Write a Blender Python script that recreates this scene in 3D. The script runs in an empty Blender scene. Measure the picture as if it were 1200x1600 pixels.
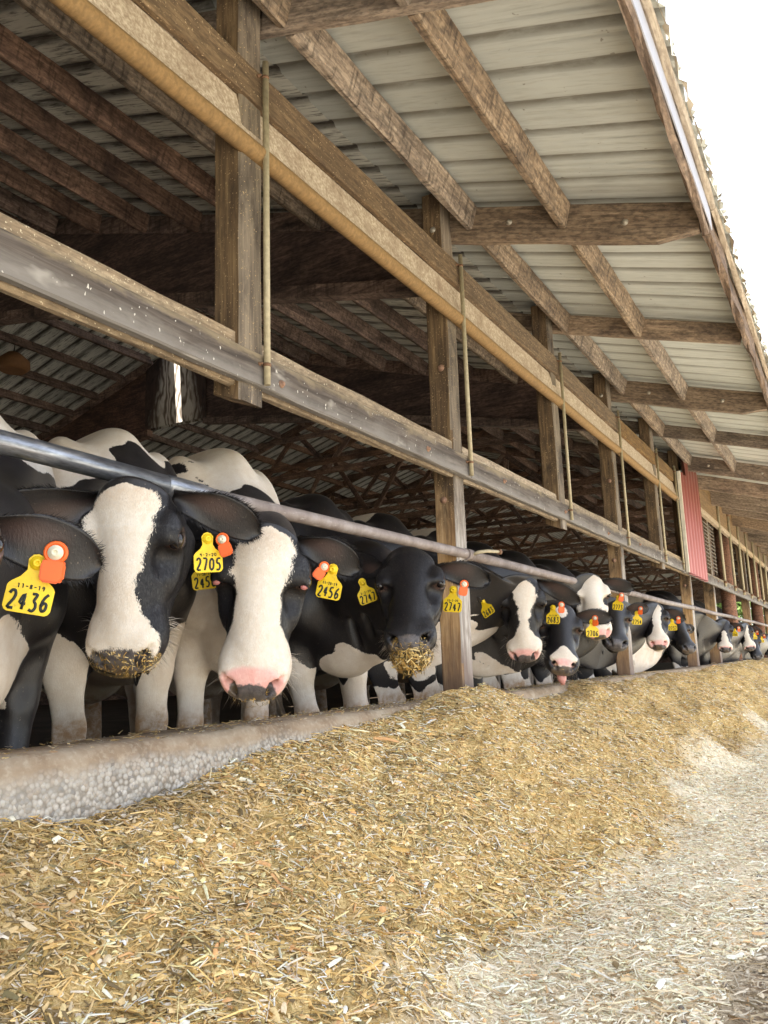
import bpy, bmesh, math, random
import numpy as np
from mathutils import Vector, Matrix

random.seed(7)
RNG = np.random.default_rng(11)
SC = bpy.context.scene
COL = SC.collection

# ------------------------------------------------------------------ camera model
# X = out of the barn, Y = along the barn, Z = up; the lens is the origin height
CF, CYAW, CPIT, CROL = 1268.3, 0.515557, 0.181981, -0.0323515
CAMC = np.array([1.8, 0.0, 0.0])
LANE = -0.80          # feed lane level below the lens
STALL = -0.60         # floor the cows stand on


def cam_axes():
    y, p, r = CYAW, CPIT, CROL
    f = np.array([-math.sin(y) * math.cos(p), math.cos(y) * math.cos(p), math.sin(p)])
    r0 = np.array([math.cos(y), math.sin(y), 0.0])
    u0 = np.cross(r0, f)
    return r0 * math.cos(r) + u0 * math.sin(r), -r0 * math.sin(r) + u0 * math.cos(r), f


CR, CU, CFW = cam_axes()


def ray(u, v):
    d = CFW + CR * (u - 600) / CF - CU * (v - 800) / CF
    return d / np.linalg.norm(d)


def on_x(u, v, X):
    d = ray(u, v)
    return CAMC + d * ((X - CAMC[0]) / d[0])


# ------------------------------------------------------------------ object helpers
def tag(o, label, cat, group=None, kind=None):
    if label: o['label'] = label
    if cat: o['category'] = cat
    if group: o['group'] = group
    if kind: o['kind'] = kind
    return o


def thing(name, label, cat, loc=(0, 0, 0), group=None):
    o = bpy.data.objects.new(name, None)
    o.empty_display_size = 0.1
    o.location = loc
    COL.objects.link(o)
    return tag(o, label, cat, group)


def link(name, me, mat=None, parent=None, mw=None, smooth=False):
    o = bpy.data.objects.new(name, me)
    COL.objects.link(o)
    if mat is not None and not me.materials:
        me.materials.append(mat)
    if parent is not None:
        o.parent = parent
        par = parent
        inv = Matrix.Identity(4)
        chain = []
        while par is not None:
            chain.append(par.matrix_basis.copy() if par.parent is None else par.matrix_parent_inverse @ par.matrix_basis)
            par = par.parent
        for m in chain:
            inv = inv @ m.inverted()
        o.matrix_parent_inverse = inv
    if mw is not None:
        o.matrix_basis = mw
    if smooth:
        me.shade_smooth()
    return o


def mesh_np(name, v, f, smooth=False):
    """v (n,3), f: list or (m,k) array of equal-sized faces"""
    me = bpy.data.meshes.new(name)
    v = np.asarray(v, np.float32)
    f = np.asarray(f, np.int32)
    n, k = f.shape
    me.vertices.add(len(v))
    me.vertices.foreach_set('co', v.ravel())
    me.loops.add(n * k)
    me.loops.foreach_set('vertex_index', f.ravel())
    me.polygons.add(n)
    me.polygons.foreach_set('loop_start', np.arange(0, n * k, k, dtype=np.int32))
    me.polygons.foreach_set('loop_total', np.full(n, k, np.int32))
    me.update(calc_edges=True)
    if smooth:
        me.polygons.foreach_set('use_smooth', np.ones(n, bool))
    return me


def attr(me, name, vals):
    a = me.attributes.new(name, 'FLOAT', 'POINT')
    a.data.foreach_set('value', np.asarray(vals, np.float32))


def bm_mesh(name, bm):
    me = bpy.data.meshes.new(name)
    bmesh.ops.recalc_face_normals(bm, faces=bm.faces)
    bm.to_mesh(me)
    bm.free()
    return me


def bm_box(bm, lo, hi):
    x0, y0, z0 = lo
    x1, y1, z1 = hi
    vs = [bm.verts.new(c) for c in ((x0, y0, z0), (x1, y0, z0), (x1, y1, z0), (x0, y1, z0), (x0, y0, z1), (x1, y0, z1), (x1, y1, z1), (x0, y1, z1))]
    for q in ((0, 3, 2, 1), (4, 5, 6, 7), (0, 1, 5, 4), (1, 2, 6, 5), (2, 3, 7, 6), (3, 0, 4, 7)):
        bm.faces.new([vs[i] for i in q])
    return vs


def timber_mesh(L, w, h, seed=0, rough=0.003, bev=0.006, taper=None, chamfer=None):
    """a sawn timber along local X, slightly worn; taper=(h at start, h at end) keeps the top straight"""
    rnd = random.Random(seed)
    n = max(2, min(40, int(L / 0.18)))
    bm = bmesh.new()
    rings = []
    for i in range(n + 1):
        t = i / n
        x = -L / 2 + L * t
        hh = h if taper is None else taper[0] + (taper[1] - taper[0]) * t
        zt, zb = h / 2, h / 2 - hh
        if chamfer and x > L / 2 - chamfer[0]:
            zb = zb + chamfer[1] * (x - (L / 2 - chamfer[0])) / chamfer[0]
        b = min(bev, w * 0.25)
        prof = [(-w / 2 + b, zb), (w / 2 - b, zb), (w / 2, zb + b), (w / 2, zt - b), (w / 2 - b, zt), (-w / 2 + b, zt), (-w / 2, zt - b), (-w / 2, zb + b)]
        ring = []
        for (y, z) in prof:
            j = rough
            ring.append(bm.verts.new((x, y + rnd.uniform(-j, j), z + rnd.uniform(-j, j))))
        rings.append(ring)
    for a, b2 in zip(rings[:-1], rings[1:]):
        for k in range(8):
            bm.faces.new((a[k], b2[k], b2[(k + 1) % 8], a[(k + 1) % 8]))
    bm.faces.new(rings[0])
    bm.faces.new(list(reversed(rings[-1])))
    return bm_mesh('timber', bm)


def frame_mat(p0, p1, up=(0, 0, 1)):
    p0, p1 = Vector(p0), Vector(p1)
    x = (p1 - p0).normalized()
    y = Vector(up).cross(x)
    if y.length < 1e-4:
        y = Vector((0, 1, 0))
    y.normalize()
    z = x.cross(y)
    m = Matrix((x, y, z)).transposed().to_4x4()
    m.translation = (p0 + p1) / 2
    return m, (p1 - p0).length


def timber(name, p0, p1, w, h, mat, parent, seed=0, up=(0, 0, 1), **k):
    """p0-p1 is the centre line of the timber"""
    m, L = frame_mat(p0, p1, up)
    me = timber_mesh(L, w, h, seed, **k)
    return link(name, me, mat, parent, m)


def tube_mesh(pts, radii, n=16, cap=True):
    pts = [np.array(p, float) for p in pts]
    if not hasattr(radii, '__len__'):
        radii = [radii] * len(pts)
    V, F = [], []
    ref = np.array([0, 0, 1.0])
    for i, p in enumerate(pts):
        a = pts[max(i - 1, 0)]
        b = pts[min(i + 1, len(pts) - 1)]
        d = (b - a) / max(np.linalg.norm(b - a), 1e-9)
        if abs(d @ ref) > 0.95:
            ref = np.array([1.0, 0, 0])
        s = np.cross(d, ref); s /= np.linalg.norm(s)
        t = np.cross(s, d)
        for k in range(n):
            an = 2 * math.pi * k / n
            V.append(p + radii[i] * (math.cos(an) * s + math.sin(an) * t))
    bm = bmesh.new()
    vs = [bm.verts.new(v) for v in V]
    for i in range(len(pts) - 1):
        for k in range(n):
            f = bm.faces.new((vs[i * n + k], vs[i * n + (k + 1) % n], vs[(i + 1) * n + (k + 1) % n], vs[(i + 1) * n + k]))
            f.smooth = True
    if cap:
        bm.faces.new(vs[:n])
        bm.faces.new(vs[-n:])
    return bm_mesh('tube', bm)


# ------------------------------------------------------------------ numpy noise
def vnoise(x, y, seed=0):
    r = np.random.default_rng(seed)
    N = 64
    g = r.random((N, N))
    xi = np.floor(x).astype(int); yi = np.floor(y).astype(int)
    fx = x - xi; fy = y - yi
    fx = fx * fx * (3 - 2 * fx); fy = fy * fy * (3 - 2 * fy)
    a = g[xi % N, yi % N]; b = g[(xi + 1) % N, yi % N]; c = g[xi % N, (yi + 1) % N]; d = g[(xi + 1) % N, (yi + 1) % N]
    return (a * (1 - fx) + b * fx) * (1 - fy) + (c * (1 - fx) + d * fx) * fy


def fbm(x, y, seed=0, o=4):
    s = 0; a = 0.5
    for i in range(o):
        s = s + a * (vnoise(x * 2 ** i, y * 2 ** i, seed + i) - 0.5)
        a *= 0.5
    return s


def sstep(a, b, x):
    t = np.clip((x - a) / (b - a), 0, 1)
    return t * t * (3 - 2 * t)


# ------------------------------------------------------------------ materials
def srgb(r, g, b):
    f = lambda c: (c / 255) / 12.92 if c / 255 < 0.04045 else ((c / 255 + 0.055) / 1.055) ** 2.4
    return (f(r), f(g), f(b), 1)


class NT:
    def __init__(s, name):
        s.m = bpy.data.materials.new(name)
        s.m.use_nodes = True
        s.t = s.m.node_tree
        s.b = s.t.nodes['Principled BSDF']
        s.out = s.t.nodes['Material Output']

    def n(s, typ, **kw):
        nd = s.t.nodes.new(typ)
        for k, v in kw.items():
            if k.startswith('i_'):
                nd.inputs[k[2:].replace('_', ' ')].default_value = v
            elif k.startswith('j'):
                nd.inputs[int(k[1:])].default_value = v
            else:
                setattr(nd, k, v)
        return nd

    def l(s, a, b):
        s.t.links.new(a, b)

    def coords(s, scale, kind='Object', rnd=True):
        tc = s.n('ShaderNodeTexCoord')
        mp = s.n('ShaderNodeMapping')
        mp.inputs['Scale'].default_value = scale
        s.l(tc.outputs[kind], mp.inputs['Vector'])
        if rnd:
            oi = s.n('ShaderNodeObjectInfo')
            mu = s.n('ShaderNodeMath', operation='MULTIPLY', j1=37.0)
            s.l(oi.outputs['Random'], mu.inputs[0])
            s.l(mu.outputs[0], mp.inputs['Location'])
        return mp.outputs[0]

    def noise(s, vec, scale, detail=5, rough=0.6, dist=0.0):
        nd = s.n('ShaderNodeTexNoise', i_Scale=scale, i_Detail=detail, i_Roughness=rough, i_Distortion=dist)
        if vec is not None: s.l(vec, nd.inputs['Vector'])
        return nd.outputs['Fac']

    def ramp(s, fac, stops):
        r = s.n('ShaderNodeValToRGB')
        e = r.color_ramp.elements
        while len(e) < len(stops): e.new(0.5)
        for i, (p, c) in enumerate(stops):
            e[i].position = p
            e[i].color = c if len(c) == 4 else (*c, 1)
        s.l(fac, r.inputs[0])
        return r.outputs['Color']

    def mix(s, fac, a, b, mode='MIX'):
        m = s.n('ShaderNodeMix', data_type='RGBA', blend_type=mode)
        if isinstance(fac, (int, float)): m.inputs[0].default_value = fac
        else: s.l(fac, m.inputs[0])
        for i, c in ((6, a), (7, b)):
            if isinstance(c, tuple): m.inputs[i].default_value = c
            else: s.l(c, m.inputs[i])
        return m.outputs[2]

    def math(s, op, a, b=None, clamp=False):
        m = s.n('ShaderNodeMath', operation=op, use_clamp=clamp)
        for i, c in enumerate((a, b)):
            if c is None: continue
            if isinstance(c, (int, float)): m.inputs[i].default_value = c
            else: s.l(c, m.inputs[i])
        return m.outputs[0]

    def mrange(s, v, a, b, c=0.0, d=1.0):
        m = s.n('ShaderNodeMapRange', j1=a, j2=b, j3=c, j4=d)
        s.l(v, m.inputs[0])
        return m.outputs[0]

    def attr(s, name):
        return s.n('ShaderNodeAttribute', attribute_name=name).outputs['Fac']

    def bump(s, h, strength=0.3, dist=0.005, nrm=None):
        b = s.n('ShaderNodeBump', i_Strength=strength, i_Distance=dist)
        s.l(h, b.inputs['Height'])
        if nrm is not None: s.l(nrm, b.inputs['Normal'])
        return b.outputs[0]

    def fin(s, col=None, rough=0.7, nrm=None, spec=0.3, metal=0.0, **kw):
        b = s.b
        if col is not None:
            if isinstance(col, tuple): b.inputs['Base Color'].default_value = col
            else: s.l(col, b.inputs['Base Color'])
        if isinstance(rough, (int, float)): b.inputs['Roughness'].default_value = rough
        else: s.l(rough, b.inputs['Roughness'])
        if nrm is not None: s.l(nrm, b.inputs['Normal'])
        b.inputs['Specular IOR Level'].default_value = spec
        b.inputs['Metallic'].default_value = metal
        for k, v in kw.items():
            b.inputs[k.replace('_', ' ')].default_value = v
        return s.m


def wood(name, light, mid, dark, dirt=(0.02, 0.015, 0.012, 1), dirt_lo=0.5, dirt_hi=0.75, speck=None, speck_at=0.66, rough=0.85, fine=70, streak=0.0):
    """sawn timber, grain along local X; dirt patches and bird-dropping specks"""
    m = NT(name)
    g = m.noise(m.coords((0.9, 16, 16)), 3.2, 8, 0.62, 0.6)
    col = m.ramp(g, [(0.28, dark), (0.48, mid), (0.72, light)])
    blot = m.noise(m.coords((1.0, 2.2, 2.2)), 2.6, 6, 0.68, 0.3)
    df = m.mrange(blot, dirt_lo, dirt_hi)
    col = m.mix(df, col, dirt)
    fn = m.noise(m.coords((0.35, 1, 1)), fine, 3, 0.6)
    col = m.mix(m.mrange(fn, 0.42, 0.62, 0.0, 0.55), col, dirt)
    if speck:
        sp = m.noise(m.coords((1, 1, 1)), 110, 2, 0.5)
        col = m.mix(m.mrange(sp, speck_at, speck_at + 0.04), col, speck)
    oi = m.n('ShaderNodeObjectInfo')                # no two boards have weathered alike
    hsv = m.n('ShaderNodeHueSaturation')
    m.l(m.mrange(oi.outputs['Random'], 0, 1, 0.74, 1.14), hsv.inputs['Value'])
    m.l(m.mrange(m.math('FRACT', m.math('MULTIPLY', oi.outputs['Random'], 7.3)), 0, 1, 0.78, 1.10), hsv.inputs['Saturation'])
    m.l(col, hsv.inputs['Color'])
    col = hsv.outputs[0]
    if streak:                                   # dark drips running across the timber
        dr = m.noise(m.coords((16, 1.2, 2.4)), 2.6, 5, 0.6, 0.4)
        col = m.mix(m.mrange(dr, 0.50, 0.66, 0.0, streak), col, (0.012, 0.010, 0.010, 1))
    h = m.math('ADD', g, m.math('MULTIPLY', fn, 0.5))
    return m.fin(col, rough, m.bump(h, 0.5, 0.006), 0.25)


def plain(name, col, rough=0.5, spec=0.4, metal=0.0, var=0.12, scale=30, bump=0.0, **kw):
    m = NT(name)
    v = m.coords((1, 1, 1))
    n = m.noise(v, scale, 4, 0.6)
    c = m.mix(m.mrange(n, 0.3, 0.75), tuple(x * (1 - var) for x in col[:3]) + (1,), tuple(min(1, x * (1 + var)) for x in col[:3]) + (1,))
    return m.fin(c, rough, m.bump(n, bump, 0.004) if bump else None, spec, metal, **kw)


M = {}
# outboard timbers: brown, sooty on their upper half; specks of rust-coloured dust
M['purlin'] = wood('purlin_wood', srgb(192, 172, 148), srgb(154, 134, 112), srgb(110, 94, 80), srgb(70, 62, 58), 0.46, 0.78, srgb(186, 148, 112), 0.68, streak=0.6)
M['rafter'] = wood('rafter_wood', srgb(180, 158, 134), srgb(144, 124, 104), srgb(104, 88, 75), srgb(62, 54, 50), 0.50, 0.76, srgb(150, 112, 84), 0.68)
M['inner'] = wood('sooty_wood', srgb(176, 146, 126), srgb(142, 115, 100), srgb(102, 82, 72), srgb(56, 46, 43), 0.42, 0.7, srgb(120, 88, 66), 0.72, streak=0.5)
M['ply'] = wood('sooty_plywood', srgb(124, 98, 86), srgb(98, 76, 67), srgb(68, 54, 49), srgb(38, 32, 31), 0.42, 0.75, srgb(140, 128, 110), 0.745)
M['truss'] = wood('truss_wood', srgb(176, 142, 116), srgb(142, 112, 92), srgb(102, 80, 68), srgb(54, 45, 42), 0.45, 0.75)
M['post_up'] = wood('post_wood', srgb(138, 114, 88), srgb(104, 84, 64), srgb(72, 57, 44), srgb(46, 38, 33), 0.46, 0.72, srgb(176, 150, 116), 0.64)
M['header'] = wood('header_board', srgb(146, 118, 80), srgb(118, 93, 62), srgb(92, 72, 49), srgb(74, 58, 43), 0.5, 0.8, srgb(196, 166, 120), 0.67)
M['pale'] = wood('pale_board', srgb(206, 190, 166), srgb(178, 160, 136), srgb(144, 124, 100), srgb(128, 104, 80), 0.5, 0.76)
M['girt'] = wood('girt_board', srgb(150, 144, 136), srgb(116, 108, 100), srgb(84, 76, 70), srgb(72, 65, 62), 0.5, 0.8, srgb(196, 192, 184), 0.655)
M['girt_back'] = wood('girt_back_board', srgb(178, 160, 132), srgb(150, 130, 104), srgb(118, 100, 80), srgb(96, 82, 68), 0.5, 0.8, srgb(205, 190, 160), 0.66)
M['fascia'] = wood('rotten_fascia', srgb(156, 132, 110), srgb(124, 102, 84), srgb(86, 69, 58), srgb(62, 51, 45), 0.5, 0.74)
M['tan'] = wood('tan_strip', srgb(186, 168, 142), srgb(168, 150, 125), srgb(142, 123, 101), srgb(124, 105, 87), 0.55, 0.8)
M['orange'] = wood('round_pole_wood', srgb(176, 122, 88), srgb(140, 94, 68), srgb(100, 66, 50), srgb(70, 50, 42), 0.5, 0.76)
M['rust_bolt'] = plain('rusty_bolt', srgb(150, 118, 98), 0.7, 0.3, 0.3, 0.3, 60)
M['zinc'] = plain('zinc_bolt', srgb(168, 160, 146), 0.55, 0.4, 0.4, 0.25, 60)
M['conduit'] = plain('dusty_conduit', srgb(168, 156, 128), 0.55, 0.4, 0.15, 0.22, 45)
M['strap'] = plain('rusty_strap', srgb(124, 94, 72), 0.75, 0.3, 0.2, 0.3, 60)
SKY_STRENGTH, SUN_STRENGTH, EXPOSURE = 0.15, 4.5, 2.35
# ------------------------------------------------------------------ special materials
def post_mat(name, outer):
    """post: sooty above the girt, rubbed tan timber below; local X runs up the post"""
    m = NT(name)
    tc = m.n('ShaderNodeNewGeometry')
    sx = m.n('ShaderNodeSeparateXYZ'); m.l(tc.outputs['Position'], sx.inputs[0])
    v = m.coords((0.9, 16, 16))
    g = m.noise(v, 3.4, 8, 0.62, 0.6)
    v2 = m.coords((1.0, 2.6, 2.6))
    blot = m.noise(v2, 3.0, 6, 0.66, 0.3)
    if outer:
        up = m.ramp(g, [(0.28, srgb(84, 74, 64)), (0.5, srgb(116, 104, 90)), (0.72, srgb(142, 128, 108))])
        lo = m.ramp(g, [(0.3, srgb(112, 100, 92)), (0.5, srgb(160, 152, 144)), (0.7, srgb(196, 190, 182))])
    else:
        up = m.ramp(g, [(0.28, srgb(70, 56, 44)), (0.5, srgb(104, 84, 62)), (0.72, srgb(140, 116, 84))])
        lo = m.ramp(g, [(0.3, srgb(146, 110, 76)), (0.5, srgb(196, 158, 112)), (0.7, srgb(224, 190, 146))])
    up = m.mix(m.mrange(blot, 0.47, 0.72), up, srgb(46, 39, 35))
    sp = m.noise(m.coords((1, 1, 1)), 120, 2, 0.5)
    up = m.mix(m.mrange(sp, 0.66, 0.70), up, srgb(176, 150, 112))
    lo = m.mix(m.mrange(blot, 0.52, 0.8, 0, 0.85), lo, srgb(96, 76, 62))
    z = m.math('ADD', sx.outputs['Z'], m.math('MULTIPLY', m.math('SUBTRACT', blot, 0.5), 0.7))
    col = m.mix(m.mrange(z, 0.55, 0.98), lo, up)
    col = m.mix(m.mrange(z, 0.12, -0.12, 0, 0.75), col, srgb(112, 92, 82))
    return m.fin(col, 0.8, m.bump(g, 0.45, 0.006), 0.3)


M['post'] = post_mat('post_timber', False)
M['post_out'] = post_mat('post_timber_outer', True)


def roof_mat(name, dirty):
    """painted sheet; dirt lies along each rib and in drifts (world Y runs across the ribs)"""
    m = NT(name)
    tc = m.n('ShaderNodeTexCoord')
    sx = m.n('ShaderNodeSeparateXYZ'); m.l(tc.outputs['Object'], sx.inputs[0])
    yy = m.math('ADD', sx.outputs['Y'], -2.503 + 0.235 * 100)
    ph = m.math('FRACT', m.math('DIVIDE', yy, 0.235))
    d = m.math('ABSOLUTE', m.math('SUBTRACT', ph, 0.5))          # 0.5 at rib centre
    rib = m.mrange(d, 0.27 if dirty else 0.35, 0.44)
    v = m.coords((0.8, 5, 1), rnd=False)
    n1 = m.noise(v, 3.2, 7, 0.7, 0.4)
    n2 = m.noise(m.coords((1, 1, 1), rnd=False), 0.9, 4, 0.6)
    n3 = m.noise(m.coords((2.2, 26, 1), rnd=False), 3.0, 4, 0.6)
    base = m.ramp(n2, [(0.3, srgb(174, 177, 172)), (0.6, srgb(194, 197, 192)), (0.8, srgb(184, 187, 181))])
    if dirty:
        base = m.ramp(n2, [(0.3, srgb(192, 190, 180)), (0.6, srgb(212, 210, 200)), (0.8, srgb(200, 198, 188))])
    dirt = srgb(46, 39, 35) if dirty else srgb(116, 111, 100)
    a = m.math('MULTIPLY', rib, m.mrange(n1, 0.30, 0.52, 0.35, 1.0))
    col = m.mix(m.math('MULTIPLY', a, 0.95 if dirty else 0.85), base, dirt)
    b = m.mrange(n3, 0.52, 0.66, 0.0, 0.85 if dirty else 0.22)
    col = m.mix(b, col, dirt)
    c = m.mrange(n1, 0.55, 0.74, 0.0, 0.85 if dirty else 0.25)
    col = m.mix(c, col, dirt)
    sp = m.noise(m.coords((1, 1, 1), rnd=False), 26, 2, 0.5)
    col = m.mix(m.mrange(sp, 0.72, 0.76, 0, 0.7), col, dirt)
    return m.fin(col, 0.55, m.bump(n1, 0.12, 0.004), 0.35)


M['roof_clean'] = roof_mat('eave_sheet', False)
M['roof_dirty'] = roof_mat('inner_sheet', True)


def girt_mat():
    m = NT('girt_front')
    tc = m.n('ShaderNodeTexCoord')
    sx = m.n('ShaderNodeSeparateXYZ'); m.l(tc.outputs['Object'], sx.inputs[0])
    g = m.noise(m.coords((0.9, 14, 14)), 3.2, 8, 0.64, 0.6)
    bl = m.noise(m.coords((1.0, 2.4, 2.4)), 3.0, 6, 0.7, 0.4)
    col = m.ramp(g, [(0.28, srgb(60, 54, 50)), (0.5, srgb(88, 80, 74)), (0.74, srgb(114, 105, 97))])
    wear = m.math('ADD', sx.outputs['Z'], m.math('MULTIPLY', m.math('SUBTRACT', bl, 0.5), 0.16))
    col = m.mix(m.mrange(wear, 0.012, -0.05, 0, 0.6), col, srgb(142, 137, 131))
    col = m.mix(m.mrange(wear, 0.03, 0.062, 0, 0.6), col, srgb(150, 134, 108))
    sp = m.noise(m.coords((1, 1, 0.5)), 70, 2, 0.5)
    col = m.mix(m.mrange(sp, 0.71, 0.73), col, srgb(198, 192, 182))
    sc = m.noise(m.coords((0.5, 6, 1)), 9, 3, 0.6)
    col = m.mix(m.mrange(sc, 0.62, 0.7, 0, 0.5), col, srgb(176, 170, 160))
    return m.fin(col, 0.85, m.bump(g, 0.5, 0.005), 0.15)


M['girt'] = girt_mat()


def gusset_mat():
    """plywood with the skylight fan below the open ridge painted in as a pale cone, sooty elsewhere"""
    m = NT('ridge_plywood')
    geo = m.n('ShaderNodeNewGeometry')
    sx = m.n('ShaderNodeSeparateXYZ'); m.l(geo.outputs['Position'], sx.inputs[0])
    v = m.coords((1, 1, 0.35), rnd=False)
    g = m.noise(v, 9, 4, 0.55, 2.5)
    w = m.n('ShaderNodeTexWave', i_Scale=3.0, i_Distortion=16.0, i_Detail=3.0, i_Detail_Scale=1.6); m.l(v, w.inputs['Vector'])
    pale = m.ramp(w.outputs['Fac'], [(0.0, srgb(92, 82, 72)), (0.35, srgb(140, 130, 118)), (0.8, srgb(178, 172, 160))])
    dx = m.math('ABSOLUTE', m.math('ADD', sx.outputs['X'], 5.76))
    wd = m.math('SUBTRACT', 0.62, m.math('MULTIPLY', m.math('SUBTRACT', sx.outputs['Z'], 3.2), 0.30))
    k = m.mrange(m.math('ADD', m.math('DIVIDE', dx, wd), m.math('MULTIPLY', m.math('SUBTRACT', g, 0.5), 0.5)), 0.85, 0.45)  # mask of the painted skylight, fanning out downwards from the ridge
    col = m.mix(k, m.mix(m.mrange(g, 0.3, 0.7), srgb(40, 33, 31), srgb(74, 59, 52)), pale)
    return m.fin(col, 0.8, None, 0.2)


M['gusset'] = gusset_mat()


def curb_mat():
    m = NT('worn_concrete')
    geo = m.n('ShaderNodeNewGeometry')
    sx = m.n('ShaderNodeSeparateXYZ'); m.l(geo.outputs['Position'], sx.inputs[0])
    v = m.coords((1, 1, 1), rnd=False)
    n1 = m.noise(v, 5, 6, 0.65)
    n2 = m.noise(v, 60, 4, 0.6)
    vo = m.n('ShaderNodeTexVoronoi', i_Scale=78.0); vo.feature = 'F1'; m.l(v, vo.inputs['Vector'])
    peb = m.mix(m.mrange(m.noise(v, 90, 2), 0.35, 0.7), srgb(126, 118, 108), srgb(214, 208, 198))
    hue = m.n('ShaderNodeSeparateColor'); m.l(vo.outputs['Color'], hue.inputs[0])
    pc = m.ramp(hue.outputs[0], [(0.0, srgb(132, 127, 120)), (0.25, srgb(176, 170, 160)), (0.6, srgb(196, 189, 178)), (0.85, srgb(168, 154, 138)), (1.0, srgb(206, 201, 192))])
    gap = m.mrange(vo.outputs['Distance'], 0.45, 0.80)
    agg = m.mix(gap, pc, srgb(134, 126, 114))
    agg = m.mix(m.mrange(n1, 0.4, 0.65, 0, 0.6), agg, srgb(182, 175, 163))
    top = m.ramp(n1, [(0.3, srgb(118, 100, 82)), (0.5, srgb(152, 133, 111)), (0.7, srgb(178, 164, 144))])
    top = m.mix(m.mrange(n2, 0.5, 0.75, 0, 0.5), top, srgb(196, 184, 164))
    z = m.math('ADD', sx.outputs['Z'], m.math('MULTIPLY', m.math('SUBTRACT', n1, 0.5), 0.10))
    k = m.mrange(z, -0.225, -0.262)
    col = m.mix(k, top, agg)
    h = m.mix(k, m.math('MULTIPLY', n2, 0.35), m.math('SUBTRACT', 1.0, vo.outputs['Distance']))
    return m.fin(col, 0.85, m.bump(h, 0.9, 0.010), 0.12)


M['curb'] = curb_mat()


def rail_mat():
    m = NT('rubbed_steel_pipe')
    v = m.coords((0.25, 1, 1), rnd=False)
    n1 = m.noise(m.coords((1, 1, 1), rnd=False), 9, 6, 0.7)
    n2 = m.noise(m.coords((1, 0.2, 1), rnd=False), 60, 4, 0.65)
    geo = m.n('ShaderNodeNewGeometry')
    sx = m.n('ShaderNodeSeparateXYZ'); m.l(geo.outputs['Position'], sx.inputs[0])
    k = m.mrange(m.math('ADD', sx.outputs['Y'], m.math('MULTIPLY', n1, 0.3)), 2.0, 2.35)
    dull = m.ramp(n1, [(0.3, srgb(112, 98, 92)), (0.55, srgb(140, 128, 122)), (0.75, srgb(164, 154, 150))])
    dull = m.mix(m.mrange(n2, 0.62, 0.74, 0, 0.6), dull, srgb(196, 190, 186))
    shiny = m.ramp(n2, [(0.3, srgb(92, 94, 100)), (0.55, srgb(142, 145, 152)), (0.8, srgb(190, 192, 196))])
    col = m.mix(k, shiny, dull)
    m.fin(col, m.mrange(k, 0, 1, 0.3, 0.6), m.bump(n2, 0.18, 0.002), 0.5)
    m.l(m.mrange(k, 0, 1, 0.75, 0.1), m.b.inputs['Metallic'])
    return m.m


M['rail'] = rail_mat()


def ground_mat(name, stops, scale=3.0, fine=80, bump=0.6, bd=0.01):
    m = NT(name)
    v = m.coords((1, 1, 1), rnd=False)
    n1 = m.noise(v, scale, 7, 0.66)
    n2 = m.noise(v, fine, 5, 0.65)
    f = m.math('ADD', m.math('MULTIPLY', n1, 0.5), m.math('MULTIPLY', n2, 0.5))
    col = m.ramp(f, stops)
    return m.fin(col, 0.9, m.bump(n2, bump, bd), 0.2)


M['lane'] = ground_mat('dusty_lane', [(0.32, srgb(160, 154, 142)), (0.5, srgb(188, 183, 170)), (0.68, srgb(208, 203, 190))])
M['stall'] = ground_mat('manure_floor', [(0.32, srgb(44, 36, 28)), (0.5, srgb(66, 54, 42)), (0.68, srgb(92, 78, 62))], 2.0, 40)
M['yard'] = ground_mat('dirt_yard', [(0.32, srgb(110, 98, 84)), (0.5, srgb(140, 126, 108)), (0.68, srgb(168, 154, 134))])
M['field'] = ground_mat('pasture', [(0.3, srgb(74, 80, 48)), (0.5, srgb(98, 102, 62)), (0.7, srgb(126, 124, 84))], 0.6, 12)
M['red'] = None


def red_mat():
    m = NT('faded_red_steel')
    geo = m.n('ShaderNodeNewGeometry')
    sx = m.n('ShaderNodeSeparateXYZ'); m.l(geo.outputs['Position'], sx.inputs[0])
    n1 = m.noise(m.coords((6, 6, 0.7), rnd=False), 4, 5, 0.65)
    z = m.math('ADD', sx.outputs['Z'], m.math('MULTIPLY', n1, 0.6))
    col = m.ramp(m.mrange(z, 1.2, 2.8), [(0.0, srgb(172, 108, 104)), (0.5, srgb(146, 80, 74)), (0.85, srgb(118, 66, 56)), (1.0, srgb(102, 64, 52))])
    col = m.mix(m.mrange(n1, 0.55, 0.75, 0, 0.4), col, srgb(150, 92, 74))
    return m.fin(col, 0.5, None, 0.4)


M['red'] = red_mat()
M['white_edge'] = plain('weathered_white', srgb(214, 206, 190), 0.7, 0.3, 0, 0.1, 20)
M['fascia_white'] = plain('white_painted_trim', srgb(158, 158, 166), 0.6, 0.3, 0, 0.06, 30)
M['tube'] = wood('dusty_curtain_roll', srgb(162, 132, 94), srgb(150, 121, 85), srgb(136, 110, 77), srgb(120, 98, 71), 0.55, 0.85)
M['mesh'] = plain('dark_wire', srgb(96, 84, 70), 0.7)
M['lampshade'] = plain('brown_lamp', srgb(120, 84, 52), 0.7, 0.3)
M['cable'] = plain('dark_cable', srgb(30, 28, 28), 0.6)
M['leaf'] = None

# ------------------------------------------------------------------ the barn
BAY = 3.66
P0 = 4.035           # a full post stands here; others every BAY, hanging posts half way
RIDGE = -5.78
roofz = lambda x: 2.69 - 0.30 * x if x >= RIDGE else 2.69 - 0.30 * RIDGE + 0.30 * (x - RIDGE)
barn = thing('barn', 'long open sided timber cow barn with brown posts, beams and pale metal roof', 'barn', (0, 0, STALL))
Y0, Y1 = -9.0, 52.0

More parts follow.
